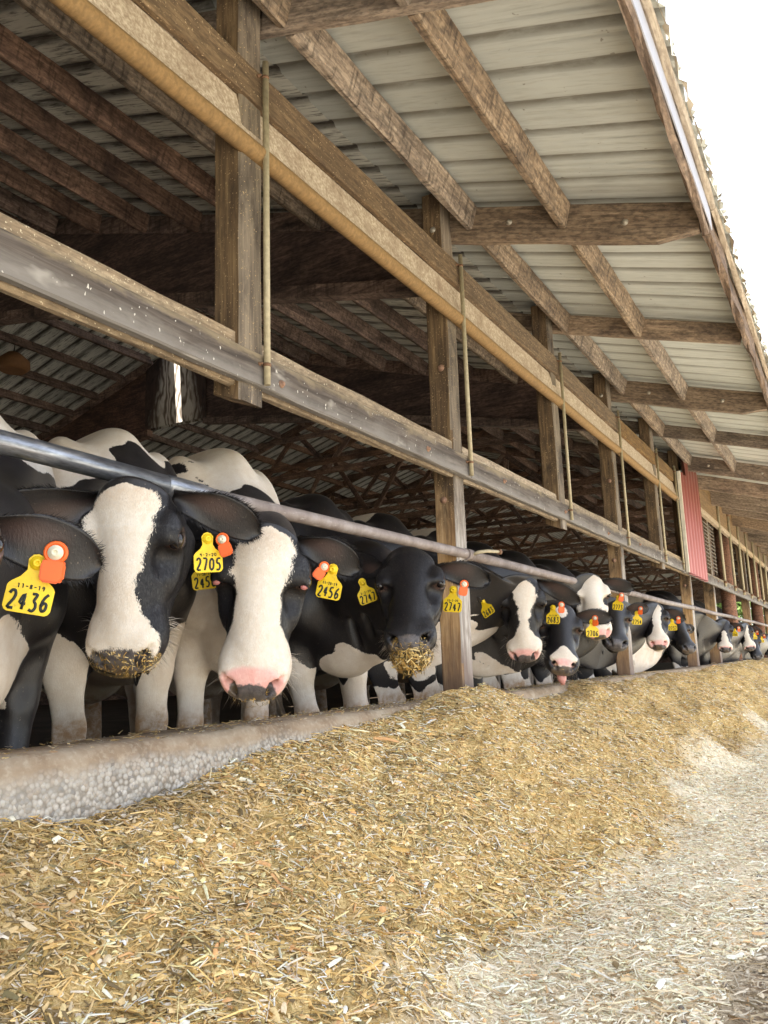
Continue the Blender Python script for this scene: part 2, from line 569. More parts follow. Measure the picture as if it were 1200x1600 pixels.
# posts -------------------------------------------------------------
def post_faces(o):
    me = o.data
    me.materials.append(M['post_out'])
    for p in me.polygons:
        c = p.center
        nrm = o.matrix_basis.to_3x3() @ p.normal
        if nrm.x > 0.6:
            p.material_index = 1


def bolt(name, p, nrm, r, parent, mat, washer=True):
    p = np.array(p, float); nrm = np.array(nrm, float)
    a, b, c = p - nrm * 0.002, p + nrm * 0.004, p + nrm * 0.012
    me = tube_mesh([a, b, b + nrm * 0.0001, c, c + nrm * 0.003], [r * 1.7, r * 1.6, r, r * 0.95, r * 0.6], 14)
    return link(name, me, mat, parent)


k = -3
posts = []
while P0 + k * BAY < 47:
    y = P0 + k * BAY
    far = y > 12.5
    if not far:
        bot, top = -0.75, roofz(-0.065) - 0.005
        o = timber('post', (-0.065, y, bot), (-0.065, y, top), 0.13, 0.13, M['post'], barn, seed=k + 50, up=(0, 1, 0), bev=0.008)
        post_faces(o)
        posts.append(o)
        bolt('bolt', (-0.06, y - 0.0655, 2.47), (0, -1, 0), 0.011, o, M['zinc'])
        bolt('bolt', (-0.05, y - 0.0655, 1.62), (0, -1, 0), 0.012, o, M['rust_bolt'])
        bolt('bolt', (-0.07, y - 0.0655, 0.98 - 0.12), (0, -1, 0), 0.012, o, M['rust_bolt'])
        yh = y + BAY / 2
        if yh < 10.5:
            o = timber('hanging_post', (-0.045, yh, 0.925), (-0.045, yh, roofz(-0.05) - 0.005), 0.13, 0.13, M['post'], barn, seed=k + 90, up=(0, 1, 0), bev=0.010)
            post_faces(o)
            # rounded lower inner corner
            for v in o.data.vertices:
                h = v.co.x + (roofz(-0.05) - 0.93) / 2
                w = o.matrix_basis @ v.co
                if h < 0.03 and w.x < -0.06:
                    v.co.x += 0.045
    k += 1
# far part: square and round posts in turn
for i, y in enumerate([13.45, 15.85, 18.3, 20.8, 23.3, 25.8, 28.3, 30.8, 33.3, 35.8]):
    if i % 2 == 0:
        o = timber('post', (-0.075, y, -0.75), (-0.075, y, 2.68), 0.15, 0.15, M['post'], barn, seed=i + 140, up=(0, 1, 0))
        post_faces(o)
    else:
        me = tube_mesh([(-0.11, y, -0.75), (-0.10, y, 0.6), (-0.11, y, 2.68)], [0.135, 0.125, 0.115], 18)
        me.transform(Matrix.Translation((0.11, -y, 0)))
        link('round_post', me, M['orange'], barn, Matrix.Translation((-0.11, y, 0)))

# rafters, box beams, trusses -----------------------------------------
def sloped(x0, x1, drop):
    return (x0, roofz(x0) - drop), (x1, roofz(x1) - drop)


SLOPE = math.atan(0.30)
COS = math.cos(SLOPE)
frames = []
k = -3
while P0 + k * BAY < 12:
    y = P0 + k * BAY + 0.105
    # outboard rafter with its sawn-off tail
    d = 0.205
    a, b = sloped(-0.35, 1.37, d / 2 / COS + 0.026)
    o = timber('rafter', (a[0], y, a[1]), (b[0], y, b[1]), 0.068, d, M['rafter'], barn, seed=k + 7, chamfer=(0.12, 0.06), rough=0.004)
    for (bx, bz) in ((0.36, 0.10), (1.0, 0.11)):
        bolt('bolt', (bx, y - 0.0345, roofz(bx) - 0.03 - bz), (0, -1, 0), 0.011, o, M['zinc'])
    frames.append(y)
    # deep plywood box beam on the inside, deeper towards the ridge
    for side in (1, -1) if y < 9 else ():
        bm = bmesh.new()
        n = 12
        rows = []
        for i in range(n + 1):
            x = -0.14 + (RIDGE + 0.50 + 0.14) * i / n
            zt = roofz(x) - 0.03
            dep = 0.44 + 0.085 * (-x)
            if x < -3: dep += 0.055 * (-3 - x)
            xx = x if side == 1 else 2 * RIDGE - x
            rows.append((xx, zt, zt - dep))
        def slab(t, zlo, zhi, mat, nm):
            bmx = bmesh.new()
            r2 = []
            for (xx, zt, zb) in rows:
                za, zb2 = zlo(zt, zb), zhi(zt, zb)
                r2.append([bmx.verts.new((xx, y - t, za)), bmx.verts.new((xx, y + t, za)), bmx.verts.new((xx, y + t, zb2)), bmx.verts.new((xx, y - t, zb2))])
            for p, q in zip(r2[:-1], r2[1:]):
                for kk in range(4):
                    bmx.faces.new((p[kk], q[kk], q[(kk + 1) % 4], p[(kk + 1) % 4]))
            bmx.faces.new(r2[0]); bmx.faces.new(r2[-1][::-1])
            return link(nm, bm_mesh(nm, bmx), mat, barn)
        bm.free()
        slab(0.034, lambda zt, zb: zt - 0.14, lambda zt, zb: zt, M['inner'], 'beam_top_chord')
        slab(0.022, lambda zt, zb: zb + 0.0, lambda zt, zb: zt - 0.142, M['ply'], 'plywood_web')
        slab(0.050, lambda zt, zb: zb - 0.085, lambda zt, zb: zb - 0.001, M['inner'], 'beam_bottom_chord')
    # ridge gusset of plywood on both faces
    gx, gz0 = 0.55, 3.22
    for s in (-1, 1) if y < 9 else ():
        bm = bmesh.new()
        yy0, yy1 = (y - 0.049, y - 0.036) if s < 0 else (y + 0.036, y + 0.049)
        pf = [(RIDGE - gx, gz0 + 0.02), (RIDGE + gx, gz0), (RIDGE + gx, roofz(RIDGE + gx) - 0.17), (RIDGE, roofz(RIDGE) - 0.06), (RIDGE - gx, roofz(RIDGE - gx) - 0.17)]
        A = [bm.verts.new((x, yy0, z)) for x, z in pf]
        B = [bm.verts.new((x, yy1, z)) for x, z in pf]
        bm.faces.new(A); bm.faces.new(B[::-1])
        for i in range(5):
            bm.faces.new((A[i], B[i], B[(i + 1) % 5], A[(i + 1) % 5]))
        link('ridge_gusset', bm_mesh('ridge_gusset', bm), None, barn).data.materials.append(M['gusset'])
    # lighter rafter at the hanging post
    yh = P0 + k * BAY + BAY / 2 + 0.105
    if yh < 11.0:
        a, b = sloped(-0.55, 1.36, 0.075 / COS + 0.02)
        timber('rafter', (a[0], yh, a[1]), (b[0], yh, b[1]), 0.05, 0.145, M['rafter'], barn, seed=k + 27)
    k += 1

# far part of the eave: close rafters of heavy boards
for i in range(22):
    y = 12.55 + i * 1.31
    d = 0.25 if i % 2 else 0.20
    a, b = sloped(-0.5, 1.38, d / 2 / COS + 0.10)
    timber('rafter', (a[0], y, a[1]), (b[0], y, b[1]), 0.09, d, M['rafter'], barn, seed=i + 300)

# purlins, one piece between each pair of frames -------------------------
PX = [0.68, 0.13] + [-0.42 - 0.53 * i for i in range(10)]
ys = []
k = -3
while P0 + k * BAY < 12:
    ys.append(P0 + k * BAY + 0.105)
    k += 1
segs = []
for a, b in zip(ys[:-1], ys[1:]):
    m = a + BAY / 2
    segs += [(a + 0.036, m - 0.027, b), (m + 0.027, b - 0.036, b)]
npur = 0
segs2 = [(a + 0.036, b - 0.036) for a, b in zip(ys[:-1], ys[1:])]
for (a, b, x) in [(a, b, x) for (a, b, e) in segs for x in PX[:3]] + [(a, b, x) for (a, b) in segs2 for x in PX[3:]]:
    if b < -1.2 or b > 11.6: continue
    if True:
        z = roofz(x) - 0.026 - 0.07
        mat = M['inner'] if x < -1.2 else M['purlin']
        timber('purlin', (x, a, z), (x, b, z), 0.045, 0.145, mat, barn, seed=npur, up=(0.287, 0, 0.958), rough=0.0035)
        npur += 1
# the far slope's purlins (spanning frame to frame) and the ones past the last box beam
for (a, b) in [(ys[i] + 0.06, ys[i + 1] - 0.06) for i in range(2, len(ys) - 1)]:
    for i in range(6):
        x = RIDGE - 0.46 - 0.52 * i
        z = roofz(x) - 0.026 - 0.06
        timber('purlin', (x, a, z), (x, b, z), 0.045, 0.12, M['inner'], barn, seed=900 + i, up=(-0.287, 0, 0.958))
for x in PX[2:8]:
    timber('purlin', (x, 11.5, roofz(x) - 0.096), (x, 30, roofz(x) - 0.096), 0.045, 0.14, M['inner'], barn, seed=1200)

# light trusses past the third frame -----------------------------------
def truss(y, i):
    rnd = random.Random(i)
    L = 5.6
    mats = (M['truss'], M['inner'])
    zc = 3.28
    for s in (1, -1):
        a = (RIDGE + s * 5.55, y, roofz(RIDGE + 5.55) - 0.10); b = (RIDGE + s * 0.02, y, roofz(RIDGE) - 0.10)
        timber('truss_top_chord', a, b, 0.045, 0.13, M['truss'], barn, seed=i)
    zl = 2.62 if i % 2 else 3.30
    half = 5.4 if i % 2 else 4.0
    timber('truss_bottom_chord', (RIDGE + half, y + 0.05, zl), (RIDGE - half, y + 0.05, zl), 0.045, 0.10, M['truss'], barn, seed=i + 9)
    timber('truss_bottom_chord', (RIDGE + half, y - 0.05, zl + 0.14), (RIDGE - half, y - 0.05, zl + 0.14), 0.045, 0.09, M['truss'], barn, seed=i + 19)
    timber('truss_bottom_chord', (RIDGE + 1.9, y - 0.05, 3.95), (RIDGE - 1.9, y - 0.05, 3.95), 0.045, 0.09, M['truss'], barn, seed=i + 29)
    n = 6
    for j in range(-n, n):
        x0 = RIDGE + j * half / n; x1 = RIDGE + (j + 1) * half / n
        up = j % 2 == 0
        p = (x0, y, zl + 0.05 if up else roofz(x0) - 0.16); q = (x1, y, roofz(x1) - 0.16 if up else zl + 0.05)
        timber('truss_web', p, q, 0.04, 0.09, mats[j % 2], barn, seed=i * 30 + j)
        if j % 3 == 0 and j:
            timber('truss_web', (x0, y + 0.04, zl), (x0, y + 0.04, roofz(x0) - 0.16), 0.04, 0.09, mats[(j + 1) % 2], barn, seed=i * 60 + j)


for i, y in enumerate([11.47, 12.9, 14.6, 16.5, 18.7, 21.2, 24.2, 28.0, 32.0, 36.5, 41.5, 47.0]):
    truss(y, i)
# purlins over the trusses on the far slope
for i in range(9):
    x = RIDGE - 0.5 - 0.6 * i
    timber('purlin', (x, 11.5, roofz(x) - 0.09), (x, 51, roofz(x) - 0.09), 0.045, 0.12, M['truss'], barn, seed=1500 + i, up=(-0.287, 0, 0.958))

# inner rows of posts and the far side wall of posts
for y in [P0 + BAY * i for i in range(-1, 10)]:
    timber('post', (2 * RIDGE + 0.07, y, -0.75), (2 * RIDGE + 0.07, y, roofz(2 * RIDGE + 0.07) - 0.01), 0.14, 0.14, M['post_up'], barn, seed=5, up=(0, 1, 0))
for zz in np.arange(-0.50, 2.6, 0.285):
    timber('wall_board', (2 * RIDGE, -9 if zz > 1 or zz < 0.2 else 8, zz), (2 * RIDGE, 52, zz), 0.025, 0.300, M['inner'], barn, seed=int(zz * 10) + 77)  # unseen low opening along the near bays, added to let fill light inside
for zz in np.arange(-0.50, 4.3, 0.285):
    hw_ = min(6.4, (4.5 - zz) / 0.30) if zz > 2.2 else 7.1
    for (xa, xb) in ([(RIDGE - hw_, RIDGE + hw_)] if zz > 2.7 else [(RIDGE - hw_, -7.2), (-2.6, -0.15)]):
        timber('end_wall_board', (xa, 51.8, zz), (xb, 51.8, zz), 0.025, 0.300, M['inner'], barn, seed=int(zz * 10) + 277)
for zz in np.arange(-0.45, 4.3, 0.285):
    timber('wall_board', (2 * RIDGE, -8.9, zz), (0, -8.9, zz), 0.025, 0.300, M['inner'], barn, seed=int(zz * 10) + 177)

# header board, pale lower board -------------------------------------------
edges = [-6.6, -2.95, 0.72, 4.18, 7.85, 10.62]
for i, (a, b) in enumerate(zip(edges[:-1], edges[1:])):
    timber('header_board', (0.021, a + 0.002, 2.21), (0.021, b - 0.002, 2.21), 0.038, 0.145, M['header'], barn, seed=i + 20)
for i, (a, b) in enumerate([(12.25, 17.0), (17.004, 22), (22.004, 28), (28.004, 36)]):
    timber('header_board', (0.022, a, 2.31), (0.022, b, 2.31), 0.04, 0.44, M['header'], barn, seed=i + 40)
    timber('header_trim', (0.03, a, 2.045), (0.03, b, 2.045), 0.06, 0.085, M['tan'], barn, seed=i + 44)
# girt: front board and the taller board behind it between posts
gedges = [-6.6, -2.95, 0.63, 4.11, 7.77, 10.7, 14.4, 18.2, 22, 27, 33]
for i, (a, b) in enumerate(zip(gedges[:-1], gedges[1:])):
    hh = 0.125 if a < 10 else 0.15
    o = timber('girt', (0.022, a + 0.0015, 1.055), (0.022, b - 0.0015, 1.055), 0.04, hh, M['girt'], barn, seed=i + 70, rough=0.0022)
    for yb in np.arange(a + 0.5, b, 1.22):
        bolt('bolt', (0.043, yb, 1.05 + 0.02 * math.sin(yb * 7)), (1, 0, 0), 0.009, o, M['rust_bolt'])
k = -2
while P0 + k * BAY < 10.5:
    for h in (0, 1):
        a = P0 + k * BAY + (0.067 if h == 0 else BAY / 2 + 0.067)
        timber('girt_back_board', (-0.022, a, 1.085), (-0.022, a + BAY / 2 - 0.134, 1.085), 0.036, 0.205, M['girt_back'], barn, seed=k * 2 + h + 200)
    k += 1

# roof sheets ---------------------------------------------------------------
def roof_sheet(ya, yb, xa, xb, mat, seed, ragged=False, eps=0.0):
    rnd = random.Random(seed)
    prof = []
    per = 0.235
    y = 2.503 + math.floor((ya - 2.503) / per) * per
    while y < yb + per:
        for dy, dz in ((-0.030, 0), (-0.014, 0.020), (0.014, 0.020), (0.030, 0), (0.075, 0), (0.082, 0.002), (0.092, 0.002), (0.099, 0), (0.136, 0), (0.143, 0.002), (0.153, 0.002), (0.160, 0)):
            if ya <= y + dy <= yb:
                prof.append((y + dy, dz))
        y += per
    V, F = [], []
    n = max(2, int(abs(xb - xa) / 0.5))
    for (yy, dz) in prof:
        ja = rnd.uniform(-0.004, 0.004)
        for i in range(n + 1):
            x = xa + (xb - xa) * i / n
            jx = rnd.uniform(-0.018, 0.018) if ragged and i == n else 0
            jz = rnd.uniform(-0.012, 0.01) if ragged and i == n else 0
            V.append((x + jx, yy, roofz(x) + dz + eps + jz))
    for p in range(len(prof) - 1):
        for i in range(n):
            a = p * (n + 1) + i
            F.append((a, a + 1, a + n + 2, a + n + 1))
    return link('roof_sheet', mesh_np('roof_sheet', V, F), mat, barn)


yb = Y0
i = 0
while yb < Y1:
    ye = yb + 3.76
    lap = 0.003 * (i % 2)
    roof_sheet(yb, ye + 0.13, -0.30, 1.465, M['roof_clean'], i, True, 0.007 + lap)
    roof_sheet(yb, ye + 0.13, RIDGE + 0.05, -0.252, M['roof_dirty'], i + 100, False, lap)
    roof_sheet(yb, ye + 0.13, RIDGE - (0.05 if 5 < yb < 9.5 else -0.06), 2 * RIDGE - 1.4, M['roof_dirty'], i + 200, False, 0.008 + lap)
    yb = ye
    i += 1

# fascia: rotten board, white trim, tan nailer under the ragged sheet edge
for i, (a, b) in enumerate([(-8, -2.2), (-2.196, 1.4), (1.404, 4.16), (4.165, 7.2), (7.204, 11.4), (11.405, 17), (17.005, 24), (24.005, 34)]):
    timber('fascia_board', (1.388, a, 2.172), (1.388, b, 2.172), 0.036, 0.165, M['fascia'], barn, seed=i + 500, rough=0.010 if i > 2 else 0.007, bev=0.008)
    if i < 3:
        timber('fascia_trim', (1.4105, a, 2.165), (1.4105, b, 2.165), 0.006, 0.125, M['fascia_white'], barn, seed=i + 520, rough=0.001, bev=0.001)
    timber('fascia_strip', (1.428, a + 0.01, 2.236), (1.428, b, 2.236), 0.030, 0.038, M['tan'], barn, seed=i + 540, rough=0.004)
# torn flashing hanging along the sheet edge, one ragged strip
rnd = random.Random(5)
V, F = [], []
y = -2.0
while y < 17:
    w = rnd.choice((0.012, 0.03, 0.07, 0.12, 0.16)) * rnd.uniform(.7, 1.3)
    big = 1.0 if (3.4 < y < 8 or rnd.random() < 0.2) else 0.45
    l = (0.010 + 0.030 * rnd.random() ** 2.5) * big
    V += [(1.452 + rnd.uniform(-.003, .012), y, roofz(1.452) + 0.001), (1.458 + rnd.uniform(-.01, .022), y + rnd.uniform(-.01, .01), roofz(1.452) - l)]
    y += w
for i in range(len(V) // 2 - 1):
    F.append((2 * i, 2 * i + 2, 2 * i + 3, 2 * i + 1))
link('torn_flashing', mesh_np('torn_flashing', V, F), M['white_edge'], barn)

# ------------------------------------------------------------------ curtain roll, guide poles
curt = thing('ventilation_curtain', 'rolled up tan barn curtain hanging in a long roll under the header board', 'curtain', (0, 4, 1.9))
rnd = random.Random(9)
pts = [(0.030, y, 1.93 - 0.006 * math.sin(math.pi * ((y - 4.035) / 1.83 % 1.0))) for y in np.arange(-4, 10.75, 0.3)]
link('curtain_roll', tube_mesh(pts, [0.036 + rnd.uniform(-.0005, .0005) for _ in pts], 16), M['tube'], curt)
V, F = [], []
yy = np.arange(-4, 10.72, 0.06)
for j, y in enumerate(yy):
    for (x, z) in ((0.004, 2.137), (0.012 + 0.003 * math.sin(y * 9), 2.09), (0.020 + 0.003 * math.sin(y * 13 + 1), 2.02), (0.036, 1.962)):
        V.append((x, y, z))
for j in range(len(yy) - 1):
    for i in range(3):
        a = j * 4 + i
        F.append((a, a + 4, a + 5, a + 1))
link('curtain_sheet', mesh_np('curtain_sheet', V, F, True), M['pale'], curt)

pole_labels = ['thin galvanised pole strapped over the beams beside the nearest hanging post',
               'thin galvanised pole strapped in front of the square post the feed is heaped against',
               'thin galvanised pole in front of the second hanging post',
               'thin galvanised pole in front of the third post from the left',
               'thin galvanised pole two short of the red sheet', 'thin galvanised pole right beside the red sheet edge']
for i, y in enumerate([2.245, 4.075, 5.935, 7.745, 9.50, 10.60]):
    t = thing('guide_pole', pole_labels[i], 'pole', (0.07, y, 1.03), 'curtain guide poles')
    link('pole', tube_mesh([(0.058, y, 1.0), (0.057, y + 0.002, 1.6), (0.059, y, 2.325)], 0.0125, 12), M['conduit'], t)
    for z in (1.075, 2.255):
        a = tube_mesh([(0.058, y, z - 0.006), (0.058, y, z + 0.006)], 0.0150, 12)
        s = link('strap', a, M['strap'], t)
        bolt('bolt', (0.0425, y - 0.024, z + 0.002), (1, 0, 0), 0.0045, s, M['strap'])
for i in range(12):
    y = 14.35 + 1.31 * i
    t = thing('guide_pole', 'thin grey pole in the far row beyond the red sheet, standing on the girt', 'pole', (0.07, y, 1.03), 'far curtain guide poles')
    link('pole', tube_mesh([(0.058, y, 1.03), (0.058, y, 2.5)], 0.022, 8), M['conduit'], t)
    for z in (1.10, 2.40):
        link('strap', tube_mesh([(0.058, y, z - 0.02), (0.058, y, z + 0.02)], 0.034, 8), M['strap'], t)

# ------------------------------------------------------------------ red sheet and mesh panel
t = thing('red_sheet', 'faded red corrugated metal sheet hung upright on the barn front', 'metal sheet', (0.06, 11.4, 1.0))
V, F = [], []
rr = random.Random(3)
cols = []
y = 10.78
ntop = 0
nprof = 0
while y < 12.22:
    ph = (y - 10.78) / 0.235 * 2 * math.pi
    x = 0.085 + 0.034 * math.tanh(1.6 * math.sin(ph))
    top = 2.28 + rr.uniform(-0.008, 0.008) if y < 11.12 else 2.53 - 0.04 * (y - 11.2) + (0.025 if y < 11.3 else 0)
    bot = 0.975 - 0.01 * (y - 10.78)
    for z in np.linspace(bot, top, 7):
        V.append((x, y, z))
    nprof += 1
    y += 0.0206
for p in range(nprof - 1):
    for i in range(6):
        a = p * 7 + i
        F.append((a, a + 7, a + 8, a + 1))
link('corrugated_sheet', mesh_np('corrugated_sheet', V, F, True), M['red'], t)
timber('edge_trim', (0.075, 10.765, 0.98), (0.075, 10.765, 2.29), 0.018, 0.045, M['white_edge'], t, up=(1, 0, 0))

t = thing('wire_panel', 'dark wire mesh panel with horizontal bars beside the red sheet', 'wire panel', (0.0, 13.2, 1.2))
for i in range(13):
    link('bar', tube_mesh([(0.0, 12.3, 1.24 + i * 0.058), (0.0, 14.0, 1.24 + i * 0.058)], 0.009, 6), M['mesh'], t)
for y in (12.32, 13.2, 13.98):
    link('upright', tube_mesh([(-0.012, y, 1.2), (-0.012, y, 1.98)], 0.012, 6), M['mesh'], t)
timber('backing_board', (-0.06, 12.3, 1.58), (-0.06, 14.0, 1.58), 0.03, 0.76, M['truss'], t)

# ------------------------------------------------------------------ neck rail
t = thing('feed_rail', 'long horizontal grey steel pipe that the cows reach under', 'pipe rail', (0, 4, 0.56))
def rail_y(u, v): return on_x(u, v, 0.0)
A = [(0.0, -2.5, 0.585), (0.0, 0.8, 0.576), (0.0, 1.3, 0.571), (0.0, 1.86, 0.559)]
link('thick_pipe', tube_mesh(A, [0.031] * 4, 24), M['rail'], t)
link('collar', tube_mesh([(0, 1.80, 0.5602), (0, 1.815, 0.5599), (0, 1.96, 0.5568), (0, 2.02, 0.5555), (0, 2.03, 0.5553)], [0.0312, 0.034, 0.034, 0.029, 0.026], 24), M['rail'], t)
B = [(0, 1.9, 0.558), (0, 2.8, 0.561), (0, 4.05, 0.566), (0, 4.12, 0.566)]
link('pipe', tube_mesh(B, [0.0265] * 4, 20), M['rail'], t)
for a, b in ((4.10, 7.75), (7.74, 11.40), (11.39, 15.05), (15.0, 18.7), (18.7, 24), (24, 34)):
    link('pipe', tube_mesh([(0, a, 0.564), (0, (a + b) / 2, 0.553), (0, b, 0.564)], [0.0285] * 3, 16), M['rail'], t)
    link('collar', tube_mesh([(0, a - 0.035, 0.564), (0, a + 0.035, 0.564)], 0.033, 16), M['rail'], t)
link('hook_bolt', tube_mesh([(0.01, 4.115, 0.560), (0.055, 4.115, 0.575), (0.085, 4.18, 0.585), (0.10, 4.30, 0.592), (0.102, 4.34, 0.594)], [0.010, 0.010, 0.010, 0.009, 0.009], 10), M['conduit'], t)
link('nut', tube_mesh([(0.101, 4.30, 0.592), (0.1015, 4.325, 0.5935)], 0.0165, 6), M['strap'], t)

# ------------------------------------------------------------------ kerb, floors, lane, sky surroundings
me = None
V, F = [], []
ys = np.arange(-6, 34, 0.05)
prof = [(-0.20, -0.80), (-0.20, -0.215), (-0.175, -0.198), (0.045, -0.190), (0.075, -0.198), (0.092, -0.225), (0.104, -0.30), (0.112, -0.80)]
for y in ys:
    w = 0.014 * (fbm(np.array([y * 3.0]), np.array([1.0]), 4)[0])
    for i, (x, z) in enumerate(prof):
        n = fbm(np.array([y * 7.0 + i * 3.1]), np.array([i * 1.7]), 8)[0]
        V.append((x + (0.012 * n + w if i > 2 else 0), y, z + (0.009 * n if 0 < i < 7 else 0)))
m_ = len(prof)
for j in range(len(ys) - 1):
    for i in range(m_ - 1):
        a = j * m_ + i
        F.append((a, a + m_, a + m_ + 1, a + 1))
o = link('concrete_curb', mesh_np('concrete_curb', V, F, True), M['curb'])
tag(o, 'low worn concrete curb with exposed pebbles between the cows and the feed', 'curb')


def sheet(name, x0, x1, y0, y1, z, mat, n=40):
    xs = np.linspace(x0, x1, n); yl = np.linspace(y0, y1, n)
    V = [(x, y, z) for x in xs for y in yl]
    F = [(i * n + j, (i + 1) * n + j, (i + 1) * n + j + 1, i * n + j + 1) for i in range(n - 1) for j in range(n - 1)]
    o = link(name, mesh_np(name, V, F), mat)
    o['kind'] = 'structure'
    return o


sheet('ground', -400, 400, -400, 400, -0.86, M['field'], 30)
sheet('yard', -60, 2 * RIDGE - 0.4, -40, 60, -0.83, M['yard'])
sheet('barn_floor', 2 * RIDGE - 0.5, -0.19, -9, 52, STALL, M['stall'])
sheet('lane', 0.0, 14.0, -14, 80, LANE, M['lane'])

# hanging lamp under the roof at far left
t = thing('hanging_lamp', 'round brown lamp hanging in the dark under the roof', 'lamp', (-6.95, 6.0, 3.7))
o = np.array([-6.83, 6.05, 3.78])
link('lamp_shade', tube_mesh([o + (0, 0, .13), o + (0, 0, .12), o + (0, 0, .02), o + (0, 0, -.06), o + (0, 0, -.11)], [0.05, 0.08, 0.19, 0.20, 0.15], 24), M['lampshade'], t)
link('chain', tube_mesh([o + (0, 0, .13), o + (0.01, 0, .2), o + (0, 0.01, .34)], [0.012, 0.006, 0.006], 8), M['cable'], t)
bxs = []
t2 = thing('cable_conduit', 'thin dark conduit running along the far box beam', 'conduit', (-8, 7.7, 3.7))
link('conduit', tube_mesh([(-8.9, 7.72, 3.55), (-7.9, 7.72, 3.84), (-6.98, 7.72, 4.12), (-6.9, 7.68, 4.17), (-6.9, 7.5, 4.2), (-6.9, 5.9, 4.2)], 0.012, 8), M['cable'], t2)

# a far hedge beyond the barn, seen between the last posts
def leaf_mat():
    m = NT('hedge_leaves')
    oi = m.noise(m.coords((1, 1, 1), rnd=False), 1.3, 4)
    col = m.ramp(oi, [(0.3, srgb(60, 78, 36)), (0.55, srgb(96, 116, 54)), (0.75, srgb(142, 156, 84))])
    return m.fin(col, 0.7, None, 0.3)


M['leaf'] = leaf_mat()
def far_tree(x, y, h, seed, label):
    r = np.random.default_rng(seed)
    t = thing('broadleaf_tree', label, 'tree', (x, y, -0.86), 'trees beyond the barn')
    link('trunk', tube_mesh([(x, y, -0.86), (x + .1, y, h * 0.35), (x + .2, y + .1, h * 0.8)], [0.22, 0.16, 0.05], 8), M['orange'], t)
    n = 2600
    cl = r.normal(0, 1, (14, 3)) * (h * 0.25, h * 0.25, h * 0.20) + (x, y, h * 0.6)
    c = cl[r.integers(0, 14, n)] + r.normal(0, 1, (n, 3)) * h * 0.10
    a = r.normal(0, 1, (n, 3)); a /= np.linalg.norm(a, axis=1)[:, None]
    b = np.cross(a, r.normal(0, 1, (n, 3))); b /= np.linalg.norm(b, axis=1)[:, None]
    s = r.uniform(0.10, 0.22, (n, 1))
    V = np.stack([c - a * s, c + b * s * .6, c + a * s, c - b * s * .6], 1).reshape(-1, 3)
    F = np.arange(n * 4).reshape(n, 4)
    link('crown', mesh_np('crown', V, F), M['leaf'], t)


tl = ['full green tree beyond the far end of the barn', 'rounded tree standing at the far side of the barn, third bay', 'broad tree seen past the far barn posts', 'tall tree outside the far wall of the barn', 'bushy tree farthest beyond the barn end', 'dense leafy tree framed by the open doorway at the barn end', 'tall dense tree close behind the barn end doorway', 'leafy tree behind the barn end nearest the feed lane']
for i, (x, y, h) in enumerate([(-16, 62, 6), (-24, 44, 6.5), (-19, 54, 5.5), (-30, 52, 7), (-11, 74, 6.5), (-4.6, 62, 6.0), (-7.0, 66, 7.0), (-1.2, 68, 6.5)]):
    far_tree(x, y, h, i, tl[i])
# ------------------------------------------------------------------ feed heap
CY = [0.0, 1.0, 1.22, 1.45, 1.66, 1.83, 2.12, 2.5, 2.9, 3.29, 3.5, 3.75, 4.0, 4.25, 4.6, 5.0, 5.4, 5.55, 5.75, 6.1, 6.6, 7.2, 8, 9, 10.5, 12, 15, 20, 34]
CZ = [-.34, -.33, -.325, -.372, -.365, -.345, -.285, -.26, -.235, -.208, -.165, -.15, -.15, -.20, -.245, -.25, -.25, -.20, -.19, -.20, -.225, -.235, -.225, -.23, -.24, -.21, -.20, -.19, -.19]


def feed_z(x, y):
    zc = np.interp(y, CY, CZ)
    wid = 0.98 + 0.10 * np.sin(y * 1.7 + 0.6) + 0.07 * np.sin(y * 4.3) + 0.25 * fbm(y * 0.8, y * 0 + 3, 21)
    t = np.clip((x - 0.10) / wid, 0, 1)
    prof = (1 - t) ** 1.25 * (1 + 0.22 * np.sin(np.pi * t))
    z = LANE + (zc - LANE) * prof
    lump = 0.26 * fbm(x * 2.4 + 4, y * 1.8, 31) + 0.15 * fbm(x * 5, y * 4.4, 41)
    edge = np.clip((x - 0.05) / 0.25, 0.12, 1) * np.clip((1.02 - t) / 0.30, 0, 1)
    z = z + lump * edge
    z = z + 0.012 * fbm(x * 20, y * 20, 51, 3) * (1 + (t < 1))
    # the edge of the concrete stays clear where the cows have eaten
    return np.maximum(z, LANE + 0.006 + 0.006 * fbm(x * 9, y * 9, 61))


def feed_mat():
    m = NT('silage_mix')
    v = m.coords((1, 1, 1), rnd=False)
    n1 = m.noise(v, 70, 5, 0.7, 0.8)
    n2 = m.noise(v, 240, 3, 0.6)
    n0 = m.noise(v, 3.0, 4, 0.6)
    k = m.attr('pale')
    f = m.math('ADD', m.math('MULTIPLY', n1, 0.65), m.math('MULTIPLY', n2, 0.35))
    heap = m.ramp(f, [(0.30, srgb(96, 78, 46)), (0.43, srgb(172, 142, 88)), (0.54, srgb(216, 188, 130)), (0.70, srgb(240, 220, 172))])
    heap = m.mix(m.mrange(n0, 0.42, 0.68, 0, 0.35), heap, srgb(158, 132, 76))
    pale = m.ramp(f, [(0.30, srgb(188, 168, 134)), (0.43, srgb(226, 210, 178)), (0.54, srgb(238, 224, 196)), (0.70, srgb(246, 236, 214))])
    dark = m.ramp(f, [(0.30, srgb(84, 72, 64)), (0.46, srgb(128, 110, 92)), (0.58, srgb(176, 152, 118)), (0.72, srgb(214, 196, 162))])
    col = m.mix(k, heap, pale)
    col = m.mix(m.attr('gravel'), col, dark)
    return m.fin(col, 0.85, m.bump(f, 0.9, 0.012), 0.2)


